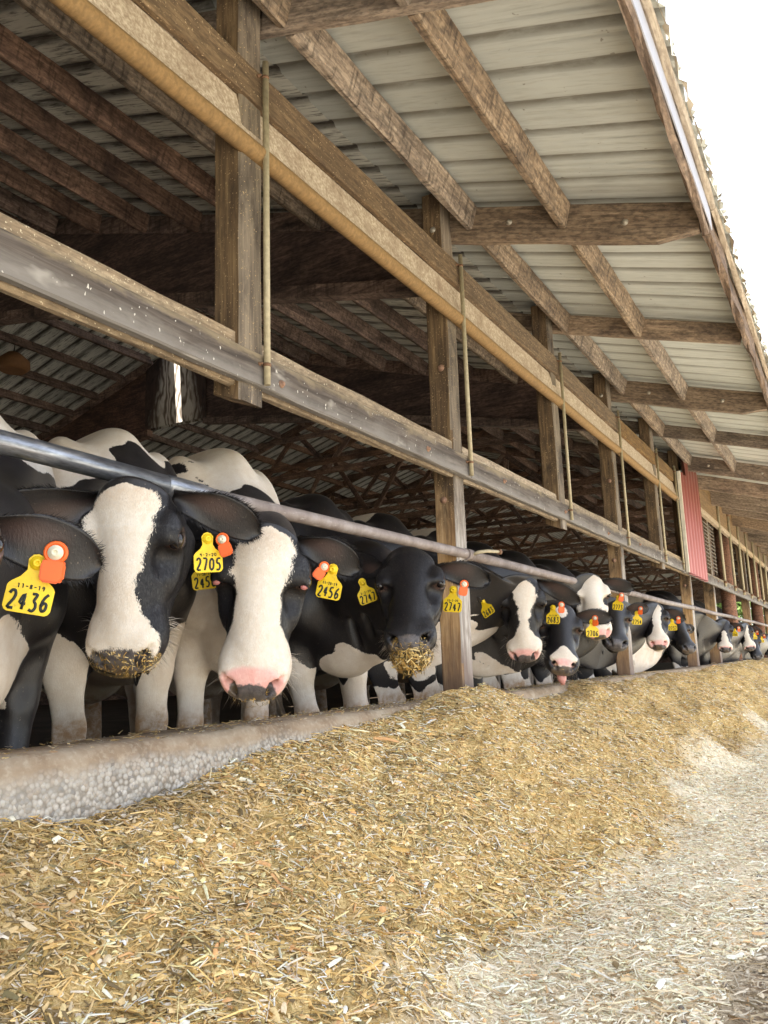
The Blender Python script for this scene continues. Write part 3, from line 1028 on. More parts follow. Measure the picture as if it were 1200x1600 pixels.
def straw_mat():
    m = NT('chopped_straw')
    a = m.n('ShaderNodeAttribute', attribute_name='tint')
    v = m.coords((1, 1, 1), rnd=False)
    n = m.noise(v, 120, 2)
    col = m.mix(m.mrange(n, 0.35, 0.7, 0, 0.3), a.outputs['Color'], srgb(120, 96, 52))
    m.fin(col, 0.6, None, 0.35)
    return m.m


M['feed'] = feed_mat()
M['straw'] = straw_mat()

# base surface ---------------------------------------------------------------
yl = np.concatenate([np.arange(0.3, 5, 0.02), np.arange(5, 12, 0.045), np.arange(12, 34, 0.15)])
xl = np.concatenate([np.arange(0.06, 1.6, 0.022), np.arange(1.6, 2.6, 0.08)])
XX, YY = np.meshgrid(xl, yl, indexing='ij')
ZZ = feed_z(XX, YY)
# feed creeping over the curb top
V = np.stack([XX, YY, ZZ], -1).reshape(-1, 3)
ny = len(yl)
idx = np.arange(len(xl) * ny).reshape(len(xl), ny)
F = np.stack([idx[:-1, :-1], idx[1:, :-1], idx[1:, 1:], idx[:-1, 1:]], -1).reshape(-1, 4)
me = mesh_np('feed_heap', V, F, True)
xe0 = lambda y: 0.90 + 0.12 * np.sin(y * 1.9 + .5) + 0.30 * fbm(y * 1.3, y * 0, 71)
wob = 0.35 * fbm(V[:, 0] * 3, V[:, 1] * 3, 81)
pale = sstep(-0.10, 0.14, V[:, 0] - xe0(V[:, 1]) + wob)
grav = sstep(-0.10, 0.16, V[:, 0] - 1.43 + wob + 0.02 * np.sin(V[:, 1] * 2)) * sstep(7.0, 4.5, V[:, 1])
attr(me, 'pale', pale)
attr(me, 'gravel', grav)
me.materials.append(M['feed'])
heap = link('feed_heap', me)
tag(heap, 'golden heap of chopped straw and silage spread along the concrete curb', 'feed', None, 'stuff')


def straws(n, xr, yr, size, seed, lift=0.0):
    r = np.random.default_rng(seed)
    y = yr[0] + (yr[1] - yr[0]) * r.random(n) ** 1.0
    x = xr[0] + (xr[1] - xr[0]) * r.random(n)
    z = feed_z(x, y)
    wob = 0.35 * fbm(x * 3, y * 3, 81)
    pl = sstep(-0.10, 0.14, x - xe0(y) + wob)
    gv = sstep(-0.10, 0.16, x - 1.43 + wob) * sstep(7.0, 4.5, y)
    dz = 0.02
    nx = -(feed_z(x + dz, y) - z) / dz; ny_ = -(feed_z(x, y + dz) - z) / dz
    N = np.stack([nx * .7, ny_ * .7, np.ones(n)], 1); N /= np.linalg.norm(N, axis=1)[:, None]
    L = size * r.lognormal(0, 0.55, n)
    L = np.clip(L, size * .35, size * 4.2)
    leafy = r.random(n) < 0.22
    W = np.where(leafy, r.uniform(0.004, 0.011, n), r.uniform(0.0014, 0.0042, n)) * (size / 0.02) ** 0.6
    L = np.where(leafy, L * 0.7, L)
    a = r.uniform(0, 2 * np.pi, n)
    d = np.stack([np.cos(a), np.sin(a), r.normal(0, 0.28, n)], 1)
    d = d - N * (d * N).sum(1)[:, None] * 0.75
    d /= np.linalg.norm(d, axis=1)[:, None]
    s = np.cross(N + r.normal(0, 0.45, (n, 3)), d); s /= np.linalg.norm(s, axis=1)[:, None]
    u = np.cross(d, s)
    c = np.stack([x, y, z + lift + r.uniform(0.001, 0.010, n) * size / .02 * .8], 1)
    bend = (r.normal(0, 0.10, n) * L)[:, None]
    ridge = (W * np.where(leafy, 0.25, 0.55))[:, None]
    L = L[:, None] / 2; W = W[:, None] / 2
    P = []
    for t, wf in ((-1, .8), (0, 1), (1, .6)):
        base = c + d * L * t + u * bend * (1 - t * t)
        P += [base - s * W * wf, base + u * ridge * wf, base + s * W * wf]
    V = np.stack(P, 1).reshape(-1, 3)
    o = np.arange(n)[:, None, None] * 9
    q = np.array([[0, 1, 4, 3], [1, 2, 5, 4], [3, 4, 7, 6], [4, 5, 8, 7]])[None]
    F = (o + q).reshape(-1, 4)
    pal = np.array([srgb(*c_)[:3] for c_ in ((242, 212, 146), (250, 238, 204), (230, 192, 116), (206, 172, 98), (172, 152, 90), (140, 130, 86), (220, 170, 108), (120, 104, 70), (246, 226, 176), (234, 202, 132))])
    wts_h = np.array([.22, .13, .18, .13, .07, .06, .03, .07, .09, .15]); wts_p = np.array([.16, .46, .06, .01, .01, .03, .04, .02, .21, .0])
    wts_h /= wts_h.sum(); wts_p /= wts_p.sum()
    ih = r.choice(10, n, p=wts_h); ip = r.choice(10, n, p=wts_p)
    isp = r.random(n) < pl
    palp = np.array([srgb(*c_)[:3] for c_ in ((244, 230, 202), (250, 242, 224), (236, 216, 178), (218, 192, 146), (196, 180, 150), (160, 148, 124), (226, 190, 146), (150, 128, 98), (246, 234, 210), (240, 224, 190))])
    col = np.where(isp[:, None], palp[ip], pal[ih])
    # drifts where the heap is greener and damper
    dark = sstep(0.02, 0.16, fbm(x * 1.6 + 9, y * 1.3, 91)) * (1 - pl)
    col = col * (1 - 0.30 * dark)[:, None]
    col = np.clip(col * r.uniform(0.80, 1.30, n)[:, None] * np.where(gv > .5, 0.55, 1.0)[:, None] * np.where(isp[:, None], np.array([[1.0, .955, .87]]), np.array([[1.0, .985, 1.12]])), 0, .92)
    keep = r.random(n) < np.where(gv > .5, 0.42, np.where(isp, np.where(y > 5, 1.0, 0.62), 1.0))
    kv = np.repeat(keep, 9)
    V = V[kv]; col = col[keep]
    n2 = keep.sum()
    F = (np.arange(n2)[:, None, None] * 9 + q).reshape(-1, 4)
    return V, F, np.repeat(col, 9, 0)


def add_straws(parts, name, label, parent=None):
    Vs, Fs, Cs, b = [], [], [], 0
    for V, F, c in parts:
        Vs.append(V); Fs.append(F + b); Cs.append(c); b += len(V)
    V = np.concatenate(Vs); F = np.concatenate(Fs); c = np.concatenate(Cs)
    me = mesh_np(name, V, F, True)
    a = me.attributes.new('tint', 'FLOAT_COLOR', 'POINT')
    a.data.foreach_set('color', np.concatenate([c, np.ones((len(c), 1))], 1).astype(np.float32).ravel())
    me.materials.append(M['straw'])
    return link(name, me, None, parent)


o = add_straws([
    straws(66000, (0.09, 1.62), (0.45, 3.0), 0.022, 1),
    straws(5200, (0.09, 1.62), (0.6, 3.0), 0.036, 2, 0.004),
    straws(42000, (0.09, 1.75), (3.0, 5.6), 0.024, 3),
    straws(42000, (0.08, 1.9), (5.6, 9.5), 0.026, 4),
    straws(22000, (0.08, 2.0), (9.5, 18), 0.042, 5),
], 'loose_straw', '')
tag(o, 'loose chopped straw, leaves and stalks lying all over the feed heap and lane', 'straw', None, 'stuff')

# feed lying on the curb top, and stones on the dark lane strip
r = np.random.default_rng(77)
n = 2600
y = r.uniform(1.2, 9, n); x = r.uniform(-0.19, 0.09, n)
keep = (np.abs(fbm(x * 4, y * 1.1, 99)) > 0.07) | (r.random(n) < 0.15)
Vs, Fs, Cs = straws(n, (-0.18, 0.08), (1.2, 9), 0.013, 78)
Vs = Vs.copy(); Vs[:, 2] += 0
zc = np.repeat(Vs.reshape(-1, 9, 3)[:, 4, 2], 9)
Vs[:, 2] = Vs[:, 2] - zc + -0.190
o = add_straws([(Vs, Fs, Cs)], 'curb_straw', '')
tag(o, 'scattered bits of straw lying on top of the concrete curb', 'straw', None, 'stuff')
bm = bmesh.new()
rnd = random.Random(4)
for i in range(190):
    x = rnd.uniform(1.36, 1.8); y = rnd.uniform(1.5, 4.4); s = rnd.uniform(0.003, 0.010)
    mt = Matrix.Translation((x, y, LANE + s * 0.35 + 0.006)) @ Matrix.Rotation(rnd.uniform(0, 6), 4, 'Z') @ Matrix.Diagonal((s * rnd.uniform(.8, 1.4), s, s * rnd.uniform(.5, .9), 1))
    bmesh.ops.create_icosphere(bm, subdivisions=1, radius=1, matrix=mt)
for v in bm.verts:
    v.co += Vector((rnd.uniform(-1, 1), rnd.uniform(-1, 1), rnd.uniform(-1, 1))) * 0.0015
M['stone'] = plain('lane_stone', srgb(134, 126, 116), 0.85, 0.15, 0, 0.5, 14)
o = link('gravel', bm_mesh('gravel', bm), M['stone'])
tag(o, 'small grey stones lying on the dark strip of the lane', 'gravel', None, 'stuff')
# ------------------------------------------------------------------ cow: one continuous surface from a distance field
# rest pose: x forward, y to the cow's left, z up from the ground, head at 45 degrees
HP = np.array([0.50, 0.0, 1.13])              # poll
HH = np.array([math.cos(math.radians(45)), 0, -math.sin(math.radians(45))])   # poll -> muzzle
HN = np.array([math.sin(math.radians(45)), 0, math.cos(math.radians(45))])    # out of the forehead
HY = np.array([0.0, 1.0, 0.0])
HW = 1.17                                     # breadth of the head
NB = np.array([-0.16, 0, 1.10])               # neck root
NE = HP + HH * 0.125 - HN * 0.118               # neck end inside the skull


def spaced(segs):
    out = [segs[0][0]]
    for a, b, h in segs:
        n = max(1, int(round((b - a) / h)))
        out += list(a + (b - a) * (np.arange(n) + 1) / n)
    return np.array(out, np.float32)


class Field:
    def __init__(s, gx, gy, gz):
        s.g = (gx, gy, gz)
        s.f = np.full((len(gx), len(gy), len(gz)), 0.5, np.float32)

    def block(s, lo, hi):
        sl = []
        for g, a, b in zip(s.g, lo, hi):
            i0 = max(0, np.searchsorted(g, a) - 1); i1 = min(len(g), np.searchsorted(g, b) + 1)
            sl.append(slice(i0, max(i1, i0 + 1)))
        X, Y, Z = np.meshgrid(*[g[q] for g, q in zip(s.g, sl)], indexing='ij', sparse=True)
        return tuple(sl), X, Y, Z

    def put(s, sl, d, k, sub=False):
        f = s.f[sl]
        if sub:
            h = np.maximum(k - np.abs(f + d), 0) / k
            s.f[sl] = np.maximum(f, -d) + h * h * k * 0.25
        else:
            h = np.maximum(k - np.abs(f - d), 0) / k
            s.f[sl] = np.minimum(f, d) - h * h * k * 0.25

    def cone(s, a, b, r1, r2, k=0.04, flat=1.0, sub=False):
        """round cone; flat<1 squeezes it sideways (y)"""
        a = np.array(a, float); b = np.array(b, float)
        m = max(r1, r2) + k + 0.03
        sl, X, Y, Z = s.block(np.minimum(a, b) - m, np.maximum(a, b) + m)
        ab = b - a
        yf = 1.0 / flat
        ay = a[1]; aby = ab[1]
        L2 = ab @ ab
        t = np.clip(((X - a[0]) * ab[0] + (Y - ay) * aby + (Z - a[2]) * ab[2]) / L2, 0, 1)
        d = np.sqrt((X - a[0] - t * ab[0]) ** 2 + ((Y - ay - t * aby) * yf) ** 2 + (Z - a[2] - t * ab[2]) ** 2) - (r1 + (r2 - r1) * t)
        s.put(sl, (d * (flat if flat < 1 else 1)).astype(np.float32), k, sub)

    def ell(s, c, r, k=0.04, axes=None, sub=False):
        c = np.array(c, float); r = np.array(r, float)
        if axes is None:
            m = r + k + 0.03
        else:
            m = np.sqrt(((axes * r[:, None]) ** 2).sum(0)) + k + 0.03
        sl, X, Y, Z = s.block(c - m, c + m)
        dx, dy, dz = X - c[0], Y - c[1], Z - c[2]
        if axes is not None:
            dx, dy, dz = [dx * ax[0] + dy * ax[1] + dz * ax[2] for ax in axes]
        k0 = np.sqrt((dx / r[0]) ** 2 + (dy / r[1]) ** 2 + (dz / r[2]) ** 2)
        k1 = np.sqrt((dx / r[0] ** 2) ** 2 + (dy / r[1] ** 2) ** 2 + (dz / r[2] ** 2) ** 2) + 1e-9
        s.put(sl, (k0 * (k0 - 1.0) / k1).astype(np.float32), k, sub)

    def hell(s, c, r, k=0.03, sub=False):
        """ellipsoid in head space (h, y, n)"""
        s.ell(HP + HH * c[0] + HY * c[1] + HN * c[2], r, k, np.array([HH, HY, HN]), sub)

    def hcone(s, a, b, r1, r2, k=0.03, flat=1.0, sub=False):
        w = lambda c: HP + HH * c[0] + HY * c[1] + HN * c[2]
        s.cone(w(a), w(b), r1, r2, k, flat, sub)


def surface_nets(fl):
    f = fl.f
    nx, ny, nz = f.shape
    neg = f < 0
    cnt = sum(neg[i:nx - 1 + i, j:ny - 1 + j, k:nz - 1 + k].astype(np.int8) for i in (0, 1) for j in (0, 1) for k in (0, 1))
    act = (cnt > 0) & (cnt < 8)
    ci = np.argwhere(act)
    vid = np.full(act.shape, -1, np.int32)
    vid[act] = np.arange(len(ci))
    corners = [(i, j, k) for i in (0, 1) for j in (0, 1) for k in (0, 1)]
    val = {c: f[ci[:, 0] + c[0], ci[:, 1] + c[1], ci[:, 2] + c[2]] for c in corners}
    acc = np.zeros((len(ci), 3)); num = np.zeros(len(ci))
    for c in corners:
        for ax in range(3):
            if c[ax] == 0:
                e = list(c); e[ax] = 1; e = tuple(e)
                a, b = val[c], val[e]
                m = (a < 0) != (b < 0)
                t = np.where(m, a / np.where(m, a - b, 1), 0)
                p = np.tile(np.array(c, float), (len(ci), 1)); p[:, ax] = t
                acc[m] += p[m]; num[m] += 1
    pos = ci + acc / num[:, None]
    V = np.stack([np.interp(pos[:, a], np.arange(len(fl.g[a])), fl.g[a]) for a in range(3)], 1)
    Q = []
    for ax in range(3):
        o1, o2 = (ax + 1) % 3, (ax + 2) % 3
        sl0 = [slice(None)] * 3; sl1 = [slice(None)] * 3
        sl0[ax] = slice(0, -1); sl1[ax] = slice(1, None)
        a, b = neg[tuple(sl0)], neg[tuple(sl1)]
        ed = np.argwhere(a != b)
        ok = (ed[:, o1] > 0) & (ed[:, o2] > 0) & (ed[:, o1] < f.shape[o1] - 1) & (ed[:, o2] < f.shape[o2] - 1)
        ed = ed[ok]
        flip = a[ed[:, 0], ed[:, 1], ed[:, 2]]
        def g(d1, d2):
            e = ed.copy(); e[:, o1] -= d1; e[:, o2] -= d2
            return vid[e[:, 0], e[:, 1], e[:, 2]]
        q = np.stack([g(1, 1), g(0, 1), g(0, 0), g(1, 0)], 1)
        q[~flip] = q[~flip][:, ::-1]
        Q.append(q)
    return V, np.concatenate(Q)


def cow_base(fine, coarse):
    F = Field(spaced([(-2.02, 0.22, coarse), (0.22, 0.36, (fine + coarse) / 2), (0.36, 1.04, fine)]),
              spaced([(-0.48, -0.155, coarse), (-0.155, 0.155, fine), (0.155, 0.48, coarse)]),
              spaced([(-0.03, 0.52, coarse), (0.52, 1.24, fine), (1.24, 1.56, coarse)]))
    # trunk
    F.ell((-0.52, 0, 0.97), (0.58, 0.27, 0.39))
    F.ell((-1.02, 0, 0.93), (0.66, 0.36, 0.43), 0.12)
    F.ell((-1.50, 0, 1.10), (0.40, 0.27, 0.30), 0.10)
    F.cone((-0.42, 0, 1.32), (-1.62, 0, 1.33), 0.09, 0.09, 0.10)
    F.ell((-0.30, 0, 1.34), (0.24, 0.075, 0.125), 0.10)
    for s in (-1, 1):
        F.ell((-1.33, s * 0.24, 1.30), (0.09, 0.06, 0.06), 0.10)
        F.ell((-1.80, s * 0.13, 1.22), (0.07, 0.06, 0.06), 0.08)
        F.ell((-0.24, s * 0.18, 1.06), (0.17, 0.10, 0.34), 0.10)
        F.ell((-0.06, s * 0.18, 0.90), (0.10, 0.09, 0.13), 0.08)
        # fore leg
        F.cone((-0.16, s * 0.19, 0.86), (-0.14, s * 0.155, 0.60), 0.105, 0.066, 0.05)
        F.cone((-0.14, s * 0.155, 0.60), (-0.11, s * 0.140, 0.44), 0.064, 0.049, 0.03)
        F.ell((-0.10, s * 0.140, 0.41), (0.052, 0.050, 0.062), 0.03)
        F.cone((-0.115, s * 0.140, 0.38), (-0.12, s * 0.140, 0.15), 0.045, 0.040, 0.03)
        F.ell((-0.115, s * 0.140, 0.13), (0.052, 0.048, 0.045), 0.03)
        F.cone((-0.10, s * 0.140, 0.10), (-0.06, s * 0.140, 0.035), 0.045, 0.055, 0.03)
        # hind leg
        F.cone((-1.52, s * 0.18, 1.0), (-1.36, s * 0.22, 0.74), 0.18, 0.13, 0.08)
        F.cone((-1.36, s * 0.22, 0.74), (-1.66, s * 0.20, 0.50), 0.12, 0.060, 0.05)
        F.cone((-1.66, s * 0.20, 0.50), (-1.62, s * 0.20, 0.16), 0.052, 0.045, 0.03)
        F.cone((-1.61, s * 0.20, 0.13), (-1.56, s * 0.20, 0.035), 0.050, 0.058, 0.03)
    F.ell((-1.36, 0, 0.58), (0.26, 0.20, 0.17), 0.06)
    F.cone((-1.84, 0, 1.30), (-1.94, 0, 1.02), 0.045, 0.026, 0.05)
    F.cone((-1.94, 0, 1.02), (-1.94, 0, 0.50), 0.024, 0.030, 0.02)
    # brisket, dewlap folds, neck
    F.ell((-0.02, 0, 0.76), (0.17, 0.13, 0.17), 0.08)
    F.ell((0.10, 0, 0.80), (0.26, 0.055, 0.15), 0.06)
    F.cone(NB, (0.16, 0, 1.055), 0.26, 0.175, 0.10, 0.80)
    F.cone((0.16, 0, 1.055), NE, 0.170, 0.086, 0.05, 0.90)
    F.ell((0.26, 0, 0.90), (0.22, 0.035, 0.10), 0.05)
    for i, (x, z) in enumerate(((0.06, 0.76), (0.14, 0.80), (0.22, 0.86))):
        for s in (-1, 1):
            F.cone((x, s * 0.065, z + 0.14), (x + 0.03, s * 0.05, z - 0.06), 0.008, 0.012, 0.03, sub=True)
    # skull
    F.hell((0.085, 0, -0.085), (0.110, 0.094, 0.088), 0.05)
    F.hell((0.008, 0, -0.055), (0.046, 0.056, 0.050), 0.05)
    F.hell((0.125, 0, -0.052), (0.125, 0.088, 0.050), 0.03)
    F.hell((0.310, 0, -0.033), (0.20, 0.036, 0.034), 0.035)
    F.hcone((0.19, 0, -0.092), (0.43, 0, -0.074), 0.086, 0.070, 0.05)
    for s in (-1, 1):
        F.hell((0.196, s * 0.092, -0.056), (0.050, 0.034, 0.042), 0.030)          # orbit
        F.hell((0.165, s * 0.097, -0.036), (0.040, 0.020, 0.018), 0.022)          # brow
        F.hell((0.255, s * 0.078, -0.094), (0.090, 0.024, 0.024), 0.02)           # cheek ridge
        F.hell((0.205, s * 0.066, -0.155), (0.100, 0.034, 0.085), 0.05)           # masseter
        F.hcone((0.17, s * 0.050, -0.205), (0.44, s * 0.022, -0.125), 0.050, 0.034, 0.05)
        F.hell((0.252, s * 0.090, -0.050), (0.034, 0.026, 0.024), 0.035, sub=True)  # hollow before the eye
        F.hell((0.105, s * 0.118, -0.070), (0.030, 0.016, 0.024), 0.03, sub=True)   # temple hollow
        F.hell((0.452, s * 0.050, -0.078), (0.066, 0.038, 0.056), 0.035)          # lip pads
        F.hell((0.480, s * 0.050, -0.034), (0.036, 0.029, 0.026), 0.02)           # nostril wings
    F.hell((0.468, 0, -0.058), (0.076, 0.070, 0.052), 0.03)
    F.hell((0.510, 0, -0.066), (0.038, 0.064, 0.044), 0.025)
    F.hell((0.462, 0, -0.132), (0.068, 0.050, 0.030), 0.012)                      # chin
    F.hcone((0.10, 0, -0.20), (0.40, 0, -0.14), 0.070, 0.043, 0.05)
    for s in (-1, 1):
        F.hell((0.202, s * 0.124, -0.046), (0.025, 0.020, 0.018), 0.008, sub=True)
        F.hcone((0.176, s * 0.113, -0.030), (0.222, s * 0.117, -0.028), 0.0055, 0.0045, 0.008)   # upper lid
        F.hcone((0.228, s * 0.110, -0.040), (0.262, s * 0.094, -0.034), 0.006, 0.004, 0.02, sub=True)
        # nostril commas
        F.hcone((0.528, s * 0.028, -0.048), (0.508, s * 0.056, -0.018), 0.009, 0.014, 0.010, sub=True)
        F.hcone((0.508, s * 0.056, -0.018), (0.480, s * 0.072, -0.022), 0.012, 0.006, 0.010, sub=True)
        F.hcone((0.508, s * 0.054, -0.020), (0.470, s * 0.040, -0.050), 0.013, 0.012, 0.008, sub=True)
        # the mouth
        F.hcone((0.552, s * 0.010, -0.112), (0.475, s * 0.080, -0.108), 0.006, 0.007, 0.010, sub=True)
        F.hcone((0.475, s * 0.080, -0.108), (0.385, s * 0.080, -0.110), 0.007, 0.004, 0.014, sub=True)
    F.hcone((0.540, 0, -0.020), (0.556, 0, -0.100), 0.004, 0.004, 0.012, sub=True)
    return surface_nets(F)




def head_coords(p):
    d = p - HP
    return d @ HH, d @ HY / HW, d @ HN


def rest_weights(V):
    nd = (NE - NB)
    L = np.linalg.norm(nd); nd = nd / L
    s = ((V - NB) @ nd) / L
    m = nd + HH; m /= np.linalg.norm(m)
    d = (V - NE) @ m
    wh = sstep(-0.10, 0.05, d) * (V[:, 0] > 0.1)
    return s, wh


def broad(base):
    V, F = base
    s, wh = rest_weights(V)
    V[:, 1] *= 1 + (HW - 1) * wh
    return V, F


COWHI = broad(cow_base(0.0062, 0.017))
COWLO = broad(cow_base(0.0115, 0.026))


def rot_between(q0, q1, t):
    """rotation matrices slerped over array t"""
    from mathutils import Quaternion
    out = np.empty((len(t), 3, 3))
    ts = np.linspace(0, 1, 33)
    mats = np.array([np.array(q0.slerp(q1, float(x)).to_matrix()) for x in ts])
    i = np.clip(t * 32, 0, 31.999)
    k = i.astype(int); f = (i - k)[:, None, None]
    return mats[k] * (1 - f) + mats[k + 1] * f


def pose_cow(V, P, R):
    """V rest vertices; P poll position and R rotation (columns h,y,n) in cow space"""
    s, wh = rest_weights(V)
    Rrest = np.stack([HH, HY, HN], 1)
    dR = R @ Rrest.T                                   # rotates rest head into the posed head
    head = (V - HP) @ dR.T + P
    ne = (NE - HP) @ dR.T + P
    nd = (NE - NB); L0 = np.linalg.norm(nd); nd = nd / L0
    sc = np.clip(s, 0, 1)
    L1 = np.linalg.norm(ne - NB)
    t0 = (nd + np.array([0, 0, -0.35])); t0 = t0 / np.linalg.norm(t0) * L1 * 1.0
    hd = dR @ nd
    fw = ne - NB; fw[2] *= 0.3; t1 = fw / np.linalg.norm(fw) + np.array([0, 0, 0.40]); t1 = t1 / np.linalg.norm(t1) * L1 * 0.8
    t = sc[:, None]
    curve = (2 * t ** 3 - 3 * t ** 2 + 1) * NB + (t ** 3 - 2 * t ** 2 + t) * t0 + (-2 * t ** 3 + 3 * t ** 2) * ne + (t ** 3 - t ** 2) * t1
    off = V - (NB + nd * (sc * L0)[:, None])
    qI = Matrix.Identity(3).to_quaternion()
    qh = Matrix(dR.tolist()).to_quaternion()
    qI.normalize(); qh.normalize()
    rm = rot_between(qI, qh, sstep(0.0, 1.15, sc))
    neck = curve + np.einsum('nij,nj->ni', rm, off)
    below = sstep(-0.12, 0.25, s)[:, None] * (V[:, 0] > -0.30)[:, None]
    body = V * (1 - below) + neck * below
    w = wh[:, None]
    return body * (1 - w) + head * w, w[:, 0]


# ------------------------------------------------------------------ ear (leaf shaped, cupped, thick)
def ear_mesh(root, tip, cup, width=0.115, nu=22, nv=13, curl=0.5):
    """front face looks along cup; returns V,F,inner(1 inside),u"""
    root = np.array(root); tip = np.array(tip)
    e = tip - root; L = np.linalg.norm(e); e = e / L
    cup = cup - e * (cup @ e); cup = cup / np.linalg.norm(cup)
    t = np.cross(e, cup)
    V, I, U = [], [], []
    for side in (0, 1):
        for i in range(nu + 1):
            u = i / nu
            w = width * 0.5 * (0.46 + 0.54 * sstep(0.0, 0.55, u)) * math.sqrt(max(0.012, 1 - max(0, (u - 0.55) / 0.45) ** 2.6))
            for j in range(nv):
                v = -1 + 2 * j / (nv - 1)
                cupd = curl * (0.55 - 0.35 * u) * width * (v * v) + 0.02 * math.sin(u * 3) * (1 - v * v)
                thick = (0.013 * (1 - u) + 0.006) * (1 - 0.85 * v ** 4)
                bow = -0.045 * L * 4 * u * (1 - u)
                p = root + e * (L * u) + t * (w * v * (1 - 0.25 * curl * v * v)) + cup * (cupd + bow * 0.3 - (thick if side else 0)) + t * (-0.012 * math.sin(math.pi * u))
                V.append(p); I.append(max(0, 1 - (v * 1.6 + .35) ** 2) * max(0, 1 - ((u - .42) / .34) ** 2) * (1.0 if side == 0 else 0.0)); U.append(u)
    F = []
    n1 = (nu + 1) * nv
    for side in (0, 1):
        for i in range(nu):
            for j in range(nv - 1):
                a = side * n1 + i * nv + j
                q = (a, a + nv, a + nv + 1, a + 1)
                F.append(q if side == 0 else q[::-1])
    for i in range(nu):
        for j in (0, nv - 1):
            a = i * nv + j; b = n1 + a
            q = (a, b, b + nv, a + nv)
            F.append(q if j == 0 else q[::-1])
    for j in range(nv - 1):
        for i in (0, nu):
            a = i * nv + j; b = n1 + a
            q = (a, a + 1, b + 1, b)
            F.append(q if i == 0 else q[::-1])
    return np.array(V), np.array(F), np.array(I), np.array(U), e, cup, t


# ------------------------------------------------------------------ coat materials
def coat_mat():
    m = NT('holstein_coat')
    v = m.coords((1, 1, 1), rnd=False)
    pat = m.attr('pat')
    n1 = m.noise(v, 55, 4, 0.65, 0.6)
    n2 = m.noise(v, 260, 3, 0.6)
    e = m.math('ADD', m.math('MULTIPLY', m.math('SUBTRACT', n1, 0.5), 0.022), m.math('MULTIPLY', m.math('SUBTRACT', n2, 0.5), 0.010))
    k = m.mrange(m.math('ADD', pat, e), -0.0012, 0.0012)
    cl = m.noise(v, 7, 4, 0.6)
    white = m.mix(m.mrange(cl, 0.35, 0.7), srgb(236, 228, 216), srgb(222, 208, 188))
    tan = m.attr('tan')
    tn = m.math('MULTIPLY', tan, m.mrange(m.noise(v, 26, 5, 0.7), 0.25, 0.6), clamp=True)
    white = m.mix(tn, white, srgb(178, 142, 104))
    white = m.mix(m.mrange(m.noise(v, 45, 5, 0.7), 0.64, 0.78, 0, 0.35), white, srgb(150, 122, 92))
    black = m.mix(m.mrange(cl, 0.3, 0.75), srgb(14, 14, 18), srgb(28, 27, 31))
    black = m.mix(m.attr('inner'), black, srgb(104, 78, 68))
    fl = m.noise(m.coords((1, 1, 1), rnd=False), 170, 2, 0.5)
    black = m.mix(m.mrange(fl, 0.69, 0.73, 0, 0.45), black, srgb(140, 128, 112))
    dust = m.noise(v, 12, 5, 0.7)
    black = m.mix(m.mrange(dust, 0.52, 0.75, 0, 0.13), black, srgb(96, 84, 72))
    fib = m.noise(m.coords((1, 1, 1), rnd=False), 420, 2, 0.7)
    col = m.mix(k, black, white)
    col = m.mix(m.mrange(fib, 0.3, 0.7, 0, 0.16), col, srgb(70, 60, 50))
    # bare skin of the muzzle
    pk = m.mrange(m.math('ADD', m.attr('pink'), m.math('MULTIPLY', m.math('SUBTRACT', n1, 0.5), 0.012)), -0.006, 0.006)
    col = m.mix(pk, col, m.mix(m.mrange(n1, 0.35, 0.65), srgb(224, 164, 154), srgb(236, 190, 180)))
    ns = m.mrange(m.math('ADD', m.attr('nose'), m.math('MULTIPLY', m.math('SUBTRACT', n1, 0.5), 0.020)), -0.002, 0.002)
    vo = m.n('ShaderNodeTexVoronoi', i_Scale=260.0); m.l(v, vo.inputs['Vector'])
    nos = m.mix(m.mrange(n1, 0.35, 0.7), srgb(62, 58, 60), srgb(104, 98, 96))
    nos = m.mix(m.mrange(cl, 0.48, 0.66, 0, 0.7), nos, srgb(110, 88, 52))
    col = m.mix(ns, col, nos)
    rough = m.mix(ns, m.mix(k, (0.40, 0.40, 0.40, 1), (0.66, 0.66, 0.66, 1)), (0.34, 0.34, 0.34, 1))
    furb = m.noise(m.coords((1, 1, 0.35), rnd=False), 210, 3, 0.65)
    h = m.mix(ns, furb, m.math('MULTIPLY', vo.outputs['Distance'], 0.8))
    m.fin(col, 0.5, m.bump(h, 0.26, 0.004), 0.5)
    m.l(rough, m.b.inputs['Roughness'])
    m.b.inputs['Sheen Weight'].default_value = 0.03
    m.b.inputs['Sheen Roughness'].default_value = 0.4
    return m.m


M['coat'] = coat_mat()


def hair_mat():
    m = NT('coat_hair')
    k = m.attr('white')
    t = m.attr('tan')
    v = m.coords((1, 1, 1), rnd=False)
    n = m.noise(v, 60, 3)
    w = m.mix(m.mrange(n, 0.35, 0.7), srgb(240, 232, 220), srgb(224, 210, 190))
    w = m.mix(t, w, srgb(196, 160, 118))
    col = m.mix(k, m.mix(n, srgb(18, 18, 22), srgb(44, 42, 44)), w)
    return m.fin(col, 0.5, None, 0.3)


M['hair'] = hair_mat()
M['eye'] = plain('dark_eye', srgb(24, 18, 18), 0.06, 0.6, 0, 0.1)
M['eyelid_pink'] = plain('pink_eyelid', srgb(186, 118, 112), 0.3, 0.5, 0, 0.1)
def tag_mat():
    m = NT('yellow_ear_tag')
    v = m.coords((1, 1, 1))
    n = m.noise(v, 70, 5, 0.7)
    n2 = m.noise(v, 24, 4, 0.6)
    col = m.mix(m.mrange(n2, 0.3, 0.7), srgb(238, 204, 30), srgb(226, 190, 36))
    col = m.mix(m.mrange(n, 0.56, 0.74, 0, 0.55), col, srgb(150, 118, 48))
    return m.fin(col, 0.45, m.bump(n2, 0.1, 0.002), 0.4)


